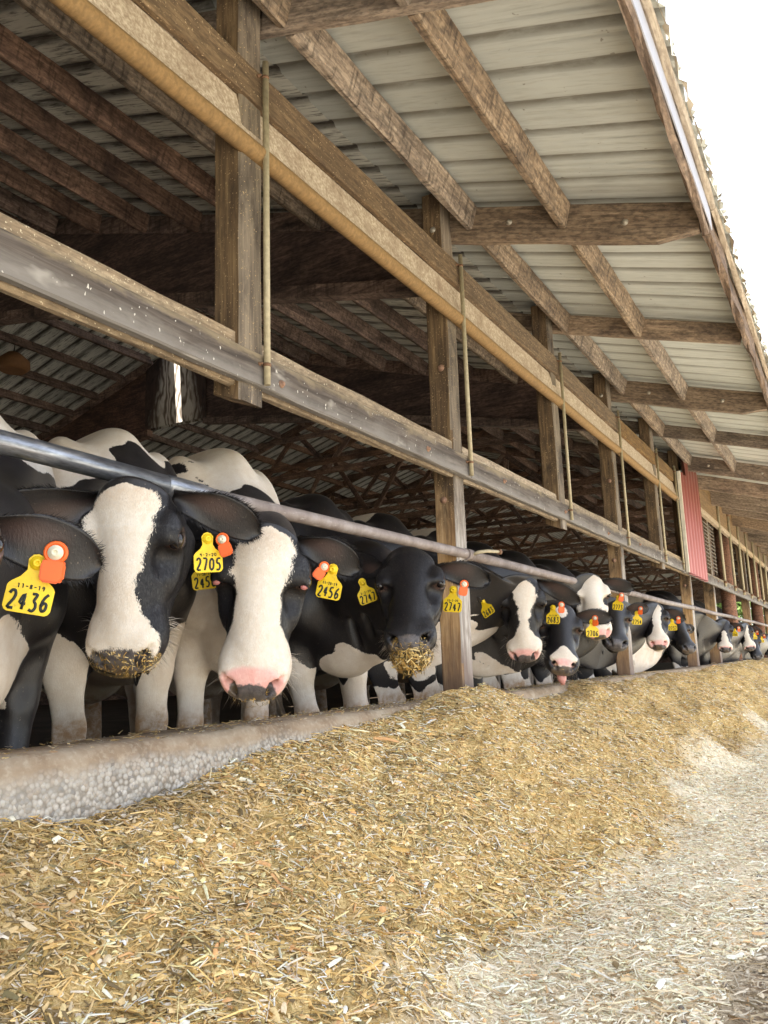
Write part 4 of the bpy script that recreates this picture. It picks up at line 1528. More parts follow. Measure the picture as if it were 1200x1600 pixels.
M['tag'] = tag_mat()
M['ink'] = plain('marker_ink', srgb(44, 48, 46), 0.6, 0.3, 0, 0.2, 80)
M['orange_tag'] = plain('orange_plastic', srgb(228, 100, 34), 0.38, 0.4, 0, 0.05, 40)
M['cream'] = plain('cream_plastic', srgb(222, 214, 190), 0.45, 0.4, 0, 0.06, 40)
M['tongue'] = plain('pink_tongue', srgb(206, 146, 138), 0.35, 0.5, 0, 0.1, 40)

# ------------------------------------------------------------------ ear tag
GLYPH = {
    '0': [[(.5, 1), (.15, .8), (.1, .5), (.15, .2), (.5, 0), (.85, .2), (.9, .5), (.85, .8), (.5, 1)]],
    '1': [[(.25, .78), (.55, 1), (.55, 0)]],
    '2': [[(.1, .78), (.3, .97), (.65, .98), (.88, .78), (.75, .5), (.1, 0), (.92, 0.02)]],
    '3': [[(.12, .95), (.85, .98), (.45, .58), (.8, .45), (.88, .2), (.55, 0), (.1, .1)]],
    '4': [[(.62, 0), (.66, 1), (.08, .32), (.95, .32)]],
    '5': [[(.88, .98), (.22, .98), (.16, .56), (.6, .6), (.9, .32), (.65, .02), (.1, .06)]],
    '6': [[(.8, .98), (.35, .75), (.12, .3), (.4, 0), (.82, .12), (.85, .42), (.5, .52), (.16, .3)]],
    '7': [[(.08, .98), (.92, .98), (.4, 0)]],
    '8': [[(.5, .54), (.15, .75), (.5, 1), (.85, .75), (.5, .54), (.1, .24), (.5, 0), (.9, .24), (.5, .54)]],
    '9': [[(.86, .7), (.5, .48), (.14, .7), (.45, 1), (.84, .82), (.8, .35), (.6, 0)]],
    '-': [[(.15, .5), (.85, .5)]],
}


def strokes_mesh(text, cx, cy, w, h, sw, rnd, lean=0.12):
    """hand painted figures as thin solid strokes in the tag plane"""
    V, F = [], []
    n = len(text)
    cw = w / n
    for i, ch in enumerate(text):
        ox = cx - w / 2 + cw * (i + 0.10) + rnd.uniform(-.02, .02) * cw
        oy = cy - h / 2 + rnd.uniform(-.04, .04) * h
        for st in GLYPH.get(ch, []):
            P = []
            for a, b in zip(st[:-1], st[1:]):
                for t in (0, .34, .67):
                    P.append((a[0] + (b[0] - a[0]) * t, a[1] + (b[1] - a[1]) * t))
            P.append(st[-1])
            P = np.array(P)
            if len(P) > 6:                                   # round the corners a little
                Q = P.copy(); Q[1:-1] = (P[:-2] + 2 * P[1:-1] + P[2:]) / 4; P = Q
            P = np.stack([ox + (P[:, 0] + lean * P[:, 1]) * cw * 0.74, oy + P[:, 1] * h], 1)
            d = np.gradient(P, axis=0); d /= np.linalg.norm(d, axis=1)[:, None] + 1e-9
            nn = np.stack([-d[:, 1], d[:, 0]], 1) * sw / 2
            b0 = len(V)
            for p, q in zip(P, nn):
                V += [(p[0] + q[0], p[1] + q[1], 0.0020), (p[0] - q[0], p[1] - q[1], 0.0020), (p[0] + q[0], p[1] + q[1], 0.0010), (p[0] - q[0], p[1] - q[1], 0.0010)]
            for k in range(len(P) - 1):
                a = b0 + k * 4
                F += [(a, a + 4, a + 5, a + 1), (a, a + 2, a + 6, a + 4), (a + 1, a + 5, a + 7, a + 3)]
            e = b0 + (len(P) - 1) * 4
            F += [(b0, b0 + 1, b0 + 3, b0 + 2), (e, e + 2, e + 3, e + 1)]
    return mesh_np('number', V, F)


def tag_mesh(W, H):
    """flag of the tag: local x right, y up (origin at the stud), z towards the viewer"""
    half = [(0.010, 0.016), (0.017, 0.006), (0.0155, -0.008), (0.014, -0.016), (W * .26, -H * .30), (W * .42, -H * .40), (W * .5 - .003, -H * .445), (W * .5, -H * .50), (W * .5, -H + .010), (W * .5 - .004, -H + .003), (W * .5 - .010, -H)]
    out = [(0, 0.019)] + half + [(-x, y) for x, y in reversed(half)]
    bm = bmesh.new()
    n = len(out)
    bend = lambda x, y: 0.006 * (y / H) ** 2 * 2 - 0.004 * (x / W) ** 2 * 4
    A = [bm.verts.new((x, y, 0.0008 + bend(x, y) * 0)) for x, y in out]
    B = [bm.verts.new((x, y, -0.0012)) for x, y in out]
    bm.faces.new(A); bm.faces.new(B[::-1])
    for i in range(n):
        bm.faces.new((A[i], B[i], B[(i + 1) % n], A[(i + 1) % n]))
    bmesh.ops.bevel(bm, geom=[e for e in bm.edges if abs(e.verts[0].co.z - e.verts[1].co.z) < 1e-6], offset=0.0005, segments=1, affect='EDGES')
    return bm_mesh('flag', bm)


def lathe(prof, n=18):
    V, F = [], []
    for (r, z) in prof:
        for k in range(n):
            a = 2 * math.pi * k / n
            V.append((r * math.cos(a), r * math.sin(a), z))
    for i in range(len(prof) - 1):
        for k in range(n):
            F.append((i * n + k, i * n + (k + 1) % n, (i + 1) * n + (k + 1) % n, (i + 1) * n + k))
    return mesh_np('lathe', V, F, True)


def put_tag(cow, pos, nrm, down, text, date, W=0.080, H=0.092, seed=0):
    rnd = random.Random(seed)
    nrm = nrm / np.linalg.norm(nrm)
    up = -(down - nrm * (down @ nrm)); up /= np.linalg.norm(up)
    rt = np.cross(up, nrm)
    mw = Matrix([[rt[i], up[i], nrm[i], pos[i]] for i in range(3)] + [[0, 0, 0, 1]])
    me = tag_mesh(W, H)
    t = link('ear_tag', me, M['tag'], cow, mw)
    s = link('tag_stud', lathe([(0.0145, 0.0005), (0.0145, 0.003), (0.010, 0.0045), (0.0085, 0.0085), (0.0075, 0.0095), (0.0035, 0.0095), (0.003, 0.006), (0.0001, 0.006)]), M['tag'], t, mw)
    if text:
        link('tag_number', strokes_mesh(text, 0, -H * 0.755, W * 0.90, H * 0.36, W * 0.062, rnd), M['ink'], t, mw)
    if date:
        link('tag_date', strokes_mesh(date, 0, -H * 0.475, W * 0.60, H * 0.085, W * 0.022, rnd, 0), M['ink'], t, mw)
    return t


def put_button(cow, pos, nrm, down, seed=0, sc=1.0):
    nrm = nrm / np.linalg.norm(nrm)
    up = -(down - nrm * (down @ nrm)); up /= np.linalg.norm(up)
    rt = np.cross(up, nrm)
    mw = Matrix([[rt[i] * sc, up[i] * sc, nrm[i] * sc, pos[i]] for i in range(3)] + [[0, 0, 0, 1]])
    bm = bmesh.new()
    pr = [(-0.017, -0.012), (0.017, -0.012), (0.021, -0.020), (0.021, -0.048), (0.013, -0.055), (-0.017, -0.055), (-0.021, -0.049), (-0.021, -0.020)]
    A = [bm.verts.new((x, y, 0.012)) for x, y in pr]; B = [bm.verts.new((x, y, 0.001)) for x, y in pr]
    bm.faces.new(A); bm.faces.new(B[::-1])
    for i in range(8):
        bm.faces.new((A[i], B[i], B[(i + 1) % 8], A[(i + 1) % 8]))
    bmesh.ops.bevel(bm, geom=list(bm.edges), offset=0.0035, segments=2, affect='EDGES')
    o = link('orange_tag', bm_mesh('orange_tag', bm), M['orange_tag'], cow, mw)
    link('orange_ring', lathe([(0.0205, 0.001), (0.0215, 0.005), (0.020, 0.0085), (0.016, 0.0090), (0.0155, 0.0075), (0.0001, 0.0075)]), M['orange_tag'], o, mw)
    link('cream_disc', lathe([(0.0135, 0.0072), (0.0135, 0.0098), (0.0075, 0.0102), (0.0070, 0.0135), (0.0040, 0.0137), (0.0034, 0.0105), (0.0001, 0.0105)]), M['cream'], o, mw)
    return o
# ------------------------------------------------------------------ the herd
def body_pattern(V, seed, bias, spots, sock=0.5):
    r = np.random.default_rng(seed)
    n = np.zeros(len(V))
    for i in range(7):
        k = r.normal(0, 1, 3); k = k / np.linalg.norm(k) * r.uniform(3.2, 7.5)
        n += np.sin(V @ k + r.uniform(0, 6.3)) / 2.2
    d = (n + bias) * 0.085
    z = V[:, 2]; x = V[:, 0]
    jag = 0.024 * np.sin(V[:, 1] * 23 + z * 17 + seed) + 0.018 * np.sin(x * 31 - z * 29 + seed) + 0.012 * np.sin(z * 67 + V[:, 1] * 51)
    neck = sstep(-0.30, -0.05, x)
    d = d * (1 - neck) + (-0.08) * neck                      # black shoulder and neck
    leg = np.where(x < -0.8, 0.62, 0.46 + (sock - 0.46) * sstep(0.075, 0.11, np.abs(V[:, 1])) * sstep(0.02, -0.05, x)) + 0.03 * np.sin(V[:, 1] * 25 + seed)
    d = np.maximum(d, (leg - z))                             # white stockings
    for (c, rr, s) in spots:
        sd = rr - np.linalg.norm((V - np.array(c)) * np.array([1, 1, 1]), axis=1) + jag
        d = np.maximum(d, sd) if s > 0 else np.minimum(d, -sd)
    return d


def head_pattern(h, y, n, rows):
    phi = np.degrees(np.arctan2(y, n + 0.085))
    hs = [q[0] for q in rows]
    a = np.interp(h, hs, [q[1] for q in rows]); b = np.interp(h, hs, [q[2] for q in rows])
    w = 4 * np.sin(h * 70 + 1) + 3 * np.sin(h * 133 + y * 60)
    return np.radians(np.minimum(phi - a + w * .5, b - phi + w * .5)) * 0.085


def ellsd(h, y, n, c, r):
    k = np.sqrt(((h - c[0]) / r[0]) ** 2 + ((y - c[1]) / r[1]) ** 2 + ((n - c[2]) / r[2]) ** 2)
    return (1 - k) * min(r)


BLAZE_BLACK = [(-0.1, 40, -40), (0.6, 40, -40)]


def build_cow(D):
    hi = D.get('hi', False)
    V0, F0 = COWHI if hi else COWLO
    X0, Yb, beta = D['body']
    sc = D.get('s', 1.0)
    cb, sb = math.cos(math.radians(beta)), math.sin(math.radians(beta))
    B = np.array([[cb, -sb, 0], [sb, cb, 0], [0, 0, 1.0]])
    O = np.array([X0, Yb, STALL])
    toC = lambda p: (np.asarray(p) - O) @ B / sc
    toW = lambda p: np.asarray(p) * sc @ B.T + O
    # head frame from the picture of the poll and of the muzzle
    Lh = 0.575 * D.get('hl', 1.0) * sc
    A = on_x(*D['poll'], D['px'])
    d = ray(*D['muz'])
    oc = CAMC - A
    b = d @ oc; c = oc @ oc - Lh * Lh
    disc = b * b - c
    tt = -b - math.sqrt(disc) if disc > 0 else -b
    if D.get('away') and disc > 0: tt = -b + math.sqrt(disc)
    Mz = CAMC + d * tt
    h = Mz - A
    L = np.linalg.norm(h); h = h / L
    hk = L / (0.575 * sc)
    mid = (A + Mz) / 2
    n0 = CAMC - mid; n0 = n0 - h * (n0 @ h); n0 /= np.linalg.norm(n0)
    y0 = np.cross(n0, h)
    ps = math.radians(D.get('psi', 0))
    n = n0 * math.cos(ps) + y0 * math.sin(ps)
    y = np.cross(n, h)
    P = A + (h * 0.035 + n * 0.055) * sc
    R = B.T @ np.stack([h, y, n], 1)
    V, wh = pose_cow(V0, toC(P), R)
    hh, hy, hn = head_coords(V0)
    # masks -----------------------------------------------------------
    pb = body_pattern(V0, D['seed'], D.get('bias', -0.2), D.get('spots', []), D.get('sock', 0.52))
    ph = head_pattern(hh, hy, hn, D.get('blaze', BLAZE_BLACK))
    pat = pb * (1 - wh) + ph * wh
    onhead = wh > 0.5
    ncx = D.get('nose', (0.520, -0.058, 0.056, 0.072, 0.062))
    nose = np.where(onhead, ellsd(hh, hy, hn, (ncx[0], D.get('nose_y', 0), ncx[1]), ncx[2:]), -0.1)
    pk = D.get('pink')
    pink = np.where(onhead, ellsd(hh, hy, hn, (pk[0], 0, pk[1]), pk[2:]), -0.1) if pk else np.full(len(V), -0.1)
    tan = D.get('tan', 0.5) * sstep(0.17, 0.0, hh) * wh + 0.95 * sstep(0.50, 0.40, V0[:, 2]) * (1 - wh) + 0.35 * sstep(0.36, 0.46, hh) * sstep(-0.09, -0.13, hn) * wh
    tan = np.clip(tan + D.get('cream', 0.22) * (1 - wh), 0, 1)
    inner = np.zeros(len(V))
    for s in (1, -1):                                        # bare grey-brown skin of the eyelids
        de = np.sqrt(((hh - 0.204) / 0.034) ** 2 + ((hy - s * 0.108) / 0.03) ** 2 + ((hn + 0.050) / 0.024) ** 2)
        inner = np.maximum(inner, sstep(1.15, 0.75, de) * onhead * 1.0)
    # ears ----------------------------------------------------------------
    Vs, Fs, At = [V], [F0], [(pat, nose, pink, tan, inner)]
    nb = len(V)
    ears = {}
    for side, key in ((1, 'ear_l'), (-1, 'ear_r')):
        E = D.get(key)
        root = P + (h * 0.070 + y * 0.078 * HW * side - n * 0.105) * sc
        el = (E or {}).get('len', 0.215) * sc
        if E and 'tip' in E:
            dr = ray(*E['tip'])
            oc2 = CAMC - root
            b2 = dr @ oc2; c2 = oc2 @ oc2 - el * el
            ds = b2 * b2 - c2
            tq = -b2 + (math.sqrt(ds) if ds > 0 else 0) * (-1 if E.get('near') else 1)
            tip = CAMC + dr * tq
            if ds > 0 and E.get('mid'):
                tip = CAMC + dr * (-b2)
        else:
            tip = root + (y * 0.19 * side - n * 0.06 - h * 0.0 + np.array([0, 0, -0.03])) * sc
        tocam = CAMC - (root + tip) / 2; tocam /= np.linalg.norm(tocam)
        cup = tocam * 0.9 + np.array([0, 0, -0.35]) + n * 0.2
        W = (E or {}).get('w', 0.125) * sc
        ve, fe, ie, ue, e, cu, tv = ear_mesh(root, tip, cup, W, 22 if hi else 12, 13 if hi else 9)
        ears[side] = (root, tip, cu, tv)
        Vs.append(toC(ve)); Fs.append(fe + nb); nb += len(ve)
        epat = np.full(len(ve), (0.05 if (E or {}).get('white') else -0.05))
        At.append((epat, np.full(len(ve), -.1), np.full(len(ve), -.1), np.zeros(len(ve)), ie * 0.38))
    VV = np.concatenate(Vs); FF = np.concatenate(Fs)
    me = mesh_np('cow', VV * sc, FF, True)
    for i, nm in enumerate(('pat', 'nose', 'pink', 'tan', 'inner')):
        attr(me, nm, np.concatenate([a[i] for a in At]))
    me.materials.append(M['coat'])
    o = bpy.data.objects.new('cow', me)
    COL.objects.link(o)
    o.matrix_basis = Matrix([[cb, -sb, 0, O[0]], [sb, cb, 0, O[1]], [0, 0, 1, O[2]], [0, 0, 0, 1]])
    tag(o, D['label'], 'cow', D.get('group', 'black and white dairy cows along the feed rail'))
    hw = lambda c: P + (h * c[0] + y * c[1] * HW + n * c[2]) * sc
    # eyes ------------------------------------------------------------------
    for s in (1, -1):
        c = hw((0.202, s * 0.1080, -0.045))
        ax = Matrix([[h[i], y[i], n[i], c[i]] for i in range(3)] + [[0, 0, 0, 1]])
        bm = bmesh.new()
        bmesh.ops.create_uvsphere(bm, u_segments=20, v_segments=14, radius=1, matrix=Matrix.Diagonal((0.0250 * sc, 0.0215 * sc, 0.0205 * sc, 1)))
        for f in bm.faces: f.smooth = True
        eo = link('eye', bm_mesh('eye', bm), M['eye'], o, ax)
        if D.get('pinkeye'):
            c2 = hw((0.219, s * 0.1085, -0.034))
            ax2 = Matrix([[h[i], y[i], n[i], c2[i]] for i in range(3)] + [[0, 0, 0, 1]])
            bm = bmesh.new()
            bmesh.ops.create_uvsphere(bm, u_segments=12, v_segments=8, radius=1, matrix=Matrix.Diagonal((0.010, 0.012, 0.008, 1)))
            for f in bm.faces: f.smooth = True
            link('inner_eyelid', bm_mesh('inner_eyelid', bm), M['eyelid_pink'], eo, ax2)
    # tags --------------------------------------------------------------------
    vdown = np.array([0, 0, -1.0])
    for i, T in enumerate(D.get('tags', [])):
        root, tip, cu, tv = ears[T['side']]
        dr = ray(*T['at'])
        den = dr @ cu
        pos = CAMC + dr * (((root + cu * 0.012) - CAMC) @ cu / den)
        lim = np.linalg.norm(pos - (root + tip) / 2)
        if lim > 0.16:
            mp = (root + tip) / 2
            pos = CAMC + dr * ((mp - CAMC) @ dr)
        pos = pos + (CAMC - pos) / np.linalg.norm(CAMC - pos) * T.get('push', 0.018)
        vw = (pos - CAMC) / np.linalg.norm(pos - CAMC)
        an = math.radians(T.get('tilt', 0))
        right = np.cross(vw, -vdown); right /= np.linalg.norm(right)
        dn = vdown * math.cos(an) + right * math.sin(an)
        tw = math.radians(T.get('turn', 16 * math.sin(i * 2.7 + D['seed'])))
        nrm = -vw * math.cos(tw) + right * math.sin(tw)
        nrm[2] *= 0.4
        if T['kind'] == 'tag':
            put_tag(o, pos, nrm, dn, T.get('no', ''), T.get('date', ''), T.get('w', 0.082), T.get('h', 0.094), i + D['seed'])
        else:
            put_button(o, pos, nrm, dn, i, T.get('sc', 0.95))
    # hair ----------------------------------------------------------------------
    nh = D.get('hair', 0) or (9000 if D['seed'] == 3 else 0)
    if nh:
        D['_ears'] = [(Vs[1 + i] , Fs[1 + i] - Fs[1 + i].min(), At[1 + i][0]) for i in range(2)]
        make_hair(o, V, F0, wh, pat, hh, hy, hn, nose, pink, R, nh, D, sc)
    D['_frame'] = (P, h * sc, y * sc * HW, n * sc, o)
    print('COW', D['poll'], 'hk %.2f' % hk, 'poll', np.round(P, 2), 'muz', np.round(Mz, 2), 'disc %.3f' % disc)
    return o


def make_hair(o, V, F, wh, pat, hh, hy, hn, nose, pink, R, n, D, sc):
    r = np.random.default_rng(D['seed'] + 900)
    fc = F[(wh[F].min(1) > 0.6) & (nose[F].max(1) < 0.004) & (pink[F].max(1) < 0.0)]
    p = V[fc]
    nrm = np.cross(p[:, 2] - p[:, 0], p[:, 3] - p[:, 1])
    area = np.linalg.norm(nrm, axis=1); nrm /= area[:, None] + 1e-12
    pr = area * np.where(hh[fc].mean(1) < 0.10, 1.5, 1.0)
    pick = r.choice(len(fc), n, p=pr / pr.sum())
    u, v = r.random((2, n))[:, :, None]
    q = p[pick]
    pos = (q[:, 0] * (1 - u) + q[:, 1] * u) * (1 - v) + (q[:, 3] * (1 - u) + q[:, 2] * u) * v
    N = nrm[pick]
    hq = hh[fc][pick].mean(1); yq = hy[fc][pick].mean(1); nq = hn[fc][pick].mean(1)
    wk = pat[fc][pick].mean(1)
    white = (wk + r.normal(0, 0.003, n)) > 0
    # lie of the coat: away from the whorl between the eyes
    fl = np.stack([np.where(hq > 0.17, 1.0, -0.75), np.sign(yq) * np.clip(np.abs(yq) * 7, 0, 1) * 0.6 + r.normal(0, .18, n), np.full(n, -0.1)], 1)
    fl[:, 0] += r.normal(0, 0.15, n)
    dirw = fl @ R.T
    dirw = dirw - N * (dirw * N).sum(1)[:, None]
    dirw /= np.linalg.norm(dirw, axis=1)[:, None] + 1e-9
    poll = sstep(0.09, -0.01, hq) * sstep(-0.13, -0.05, nq)
    chin = sstep(0.36, 0.44, hq) * sstep(-0.10, -0.14, nq)
    ln = 0.0062 * r.uniform(0.6, 1.3, n) + 0.030 * poll * r.uniform(0.3, 1.2, n) + 0.016 * chin * white * r.random(n)
    lift = 0.10 + 0.25 * poll * r.random(n) + r.uniform(0, 0.16, n) + 0.3 * chin * white
    tip = pos + (dirw + N * lift[:, None]) * ln[:, None]
    tip[:, 2] -= poll * ln * 0.2
    sd = np.cross(dirw, N)
    w = (0.00038 + 0.00025 * r.random(n))[:, None] * D.get('hw', 1.0)
    midp = (pos + tip) / 2 + N * (ln * 0.06)[:, None]
    Vh = np.stack([pos - sd * w, pos + sd * w, midp + sd * w * .8, midp - sd * w * .8, tip], 1)
    # whiskers
    wk_n = int(n * 0.008) if D.get('whisk', 1) else 0
    Vh = Vh.reshape(-1, 3)
    base = np.arange(n) * 5
    tris = np.concatenate([np.stack([base, base + 1, base + 2], 1), np.stack([base, base + 2, base + 3], 1), np.stack([base + 3, base + 2, base + 4], 1)])
    NN = np.repeat(N, 5, 0)
    wcol = np.repeat(white, 5); tcol = np.repeat(np.clip(sstep(0.15, 0.01, hq) * D.get('tan', .5) * 1.1 + chin * .3, 0, 1) * r.uniform(.4, 1, n), 5)
    cand = np.where((hh[fc].mean(1) > 0.40) & (hn[fc].mean(1) < -0.085))[0]
    if wk_n and len(cand):
        pk = r.choice(cand, wk_n)
        pp = p[pk].mean(1); nn = nrm[pk]
        L = r.uniform(0.025, 0.06, wk_n)
        dd = nn + r.normal(0, 0.25, (wk_n, 3)); dd /= np.linalg.norm(dd, axis=1)[:, None]
        tp = pp + dd * L[:, None]; tp[:, 2] -= L * 0.3
        ss = np.cross(dd, r.normal(0, 1, (wk_n, 3))); ss /= np.linalg.norm(ss, axis=1)[:, None]
        ww = 0.00050
        mp = (pp + tp) / 2; mp[:, 2] += L * 0.06
        vw = np.stack([pp - ss * ww, pp + ss * ww, mp + ss * ww * .8, mp - ss * ww * .8, tp], 1).reshape(-1, 3)
        b0 = len(Vh); bb = b0 + np.arange(wk_n) * 5
        tris = np.concatenate([tris, np.stack([bb, bb + 1, bb + 2], 1), np.stack([bb, bb + 2, bb + 3], 1), np.stack([bb + 3, bb + 2, bb + 4], 1)])
        Vh = np.concatenate([Vh, vw]); NN = np.concatenate([NN, np.repeat(nn, 5, 0)])
        wcol = np.concatenate([wcol, np.ones(wk_n * 5)]); tcol = np.concatenate([tcol, np.full(wk_n * 5, .15)])
    for (ve, fe, pe) in D['_ears']:
        m_ = max(3000, n // 7)
        q = ve[fe]
        en = np.cross(q[:, 2] - q[:, 0], q[:, 3] - q[:, 1]); ar = np.linalg.norm(en, axis=1); en /= ar[:, None] + 1e-12
        pk = r.choice(len(fe), m_, p=ar / ar.sum())
        u2, v2 = r.random((2, m_))[:, :, None]
        qq = q[pk]
        pp = (qq[:, 0] * (1 - u2) + qq[:, 1] * u2) * (1 - v2) + (qq[:, 3] * (1 - u2) + qq[:, 2] * u2) * v2
        ax = ve[len(ve) // 2 - 5] - ve[5]; ax = ax / np.linalg.norm(ax)
        cen = ve.mean(0)
        rad = pp - cen; rad -= ax * (rad @ ax)[:, None]; rad /= np.linalg.norm(rad, axis=1)[:, None] + 1e-9
        dd = ax * 0.8 + rad * 0.75 + r.normal(0, .22, (m_, 3)); dd -= en[pk] * (dd * en[pk]).sum(1)[:, None]
        dd /= np.linalg.norm(dd, axis=1)[:, None]
        ll = 0.014 * r.uniform(.5, 1.6, m_)
        tp = pp + (dd + en[pk] * 0.25) * ll[:, None]
        ss = np.cross(dd, en[pk]); ww = 0.0006
        mp = (pp + tp) / 2
        b0 = len(Vh); bb = b0 + np.arange(m_) * 5
        tris = np.concatenate([tris, np.stack([bb, bb + 1, bb + 2], 1), np.stack([bb, bb + 2, bb + 3], 1), np.stack([bb + 3, bb + 2, bb + 4], 1)])
        Vh = np.concatenate([Vh, np.stack([pp - ss * ww, pp + ss * ww, mp + ss * ww * .8, mp - ss * ww * .8, tp], 1).reshape(-1, 3)])
        NN = np.concatenate([NN, np.repeat(en[pk], 5, 0)])
        wcol = np.concatenate([wcol, np.zeros(m_ * 5)]); tcol = np.concatenate([tcol, np.zeros(m_ * 5)])
    me = mesh_np('coat_hair', Vh * sc, tris, True)
    attr(me, 'white', wcol.astype(float)); attr(me, 'tan', tcol)
    me.materials.append(M['hair'])
    me.normals_split_custom_set_from_vertices(NN.astype(np.float32))
    ho = bpy.data.objects.new('coat_hair', me)
    COL.objects.link(ho)
    ho.parent = o


W180 = (-180, 180)
full_face = lambda *rows: list(rows)
TAG = lambda side, at, no, date='', **k: dict(kind='tag', side=side, at=at, no=no, date=date, **k)
BTN = lambda side, at, **k: dict(kind='button', side=side, at=at, **k)

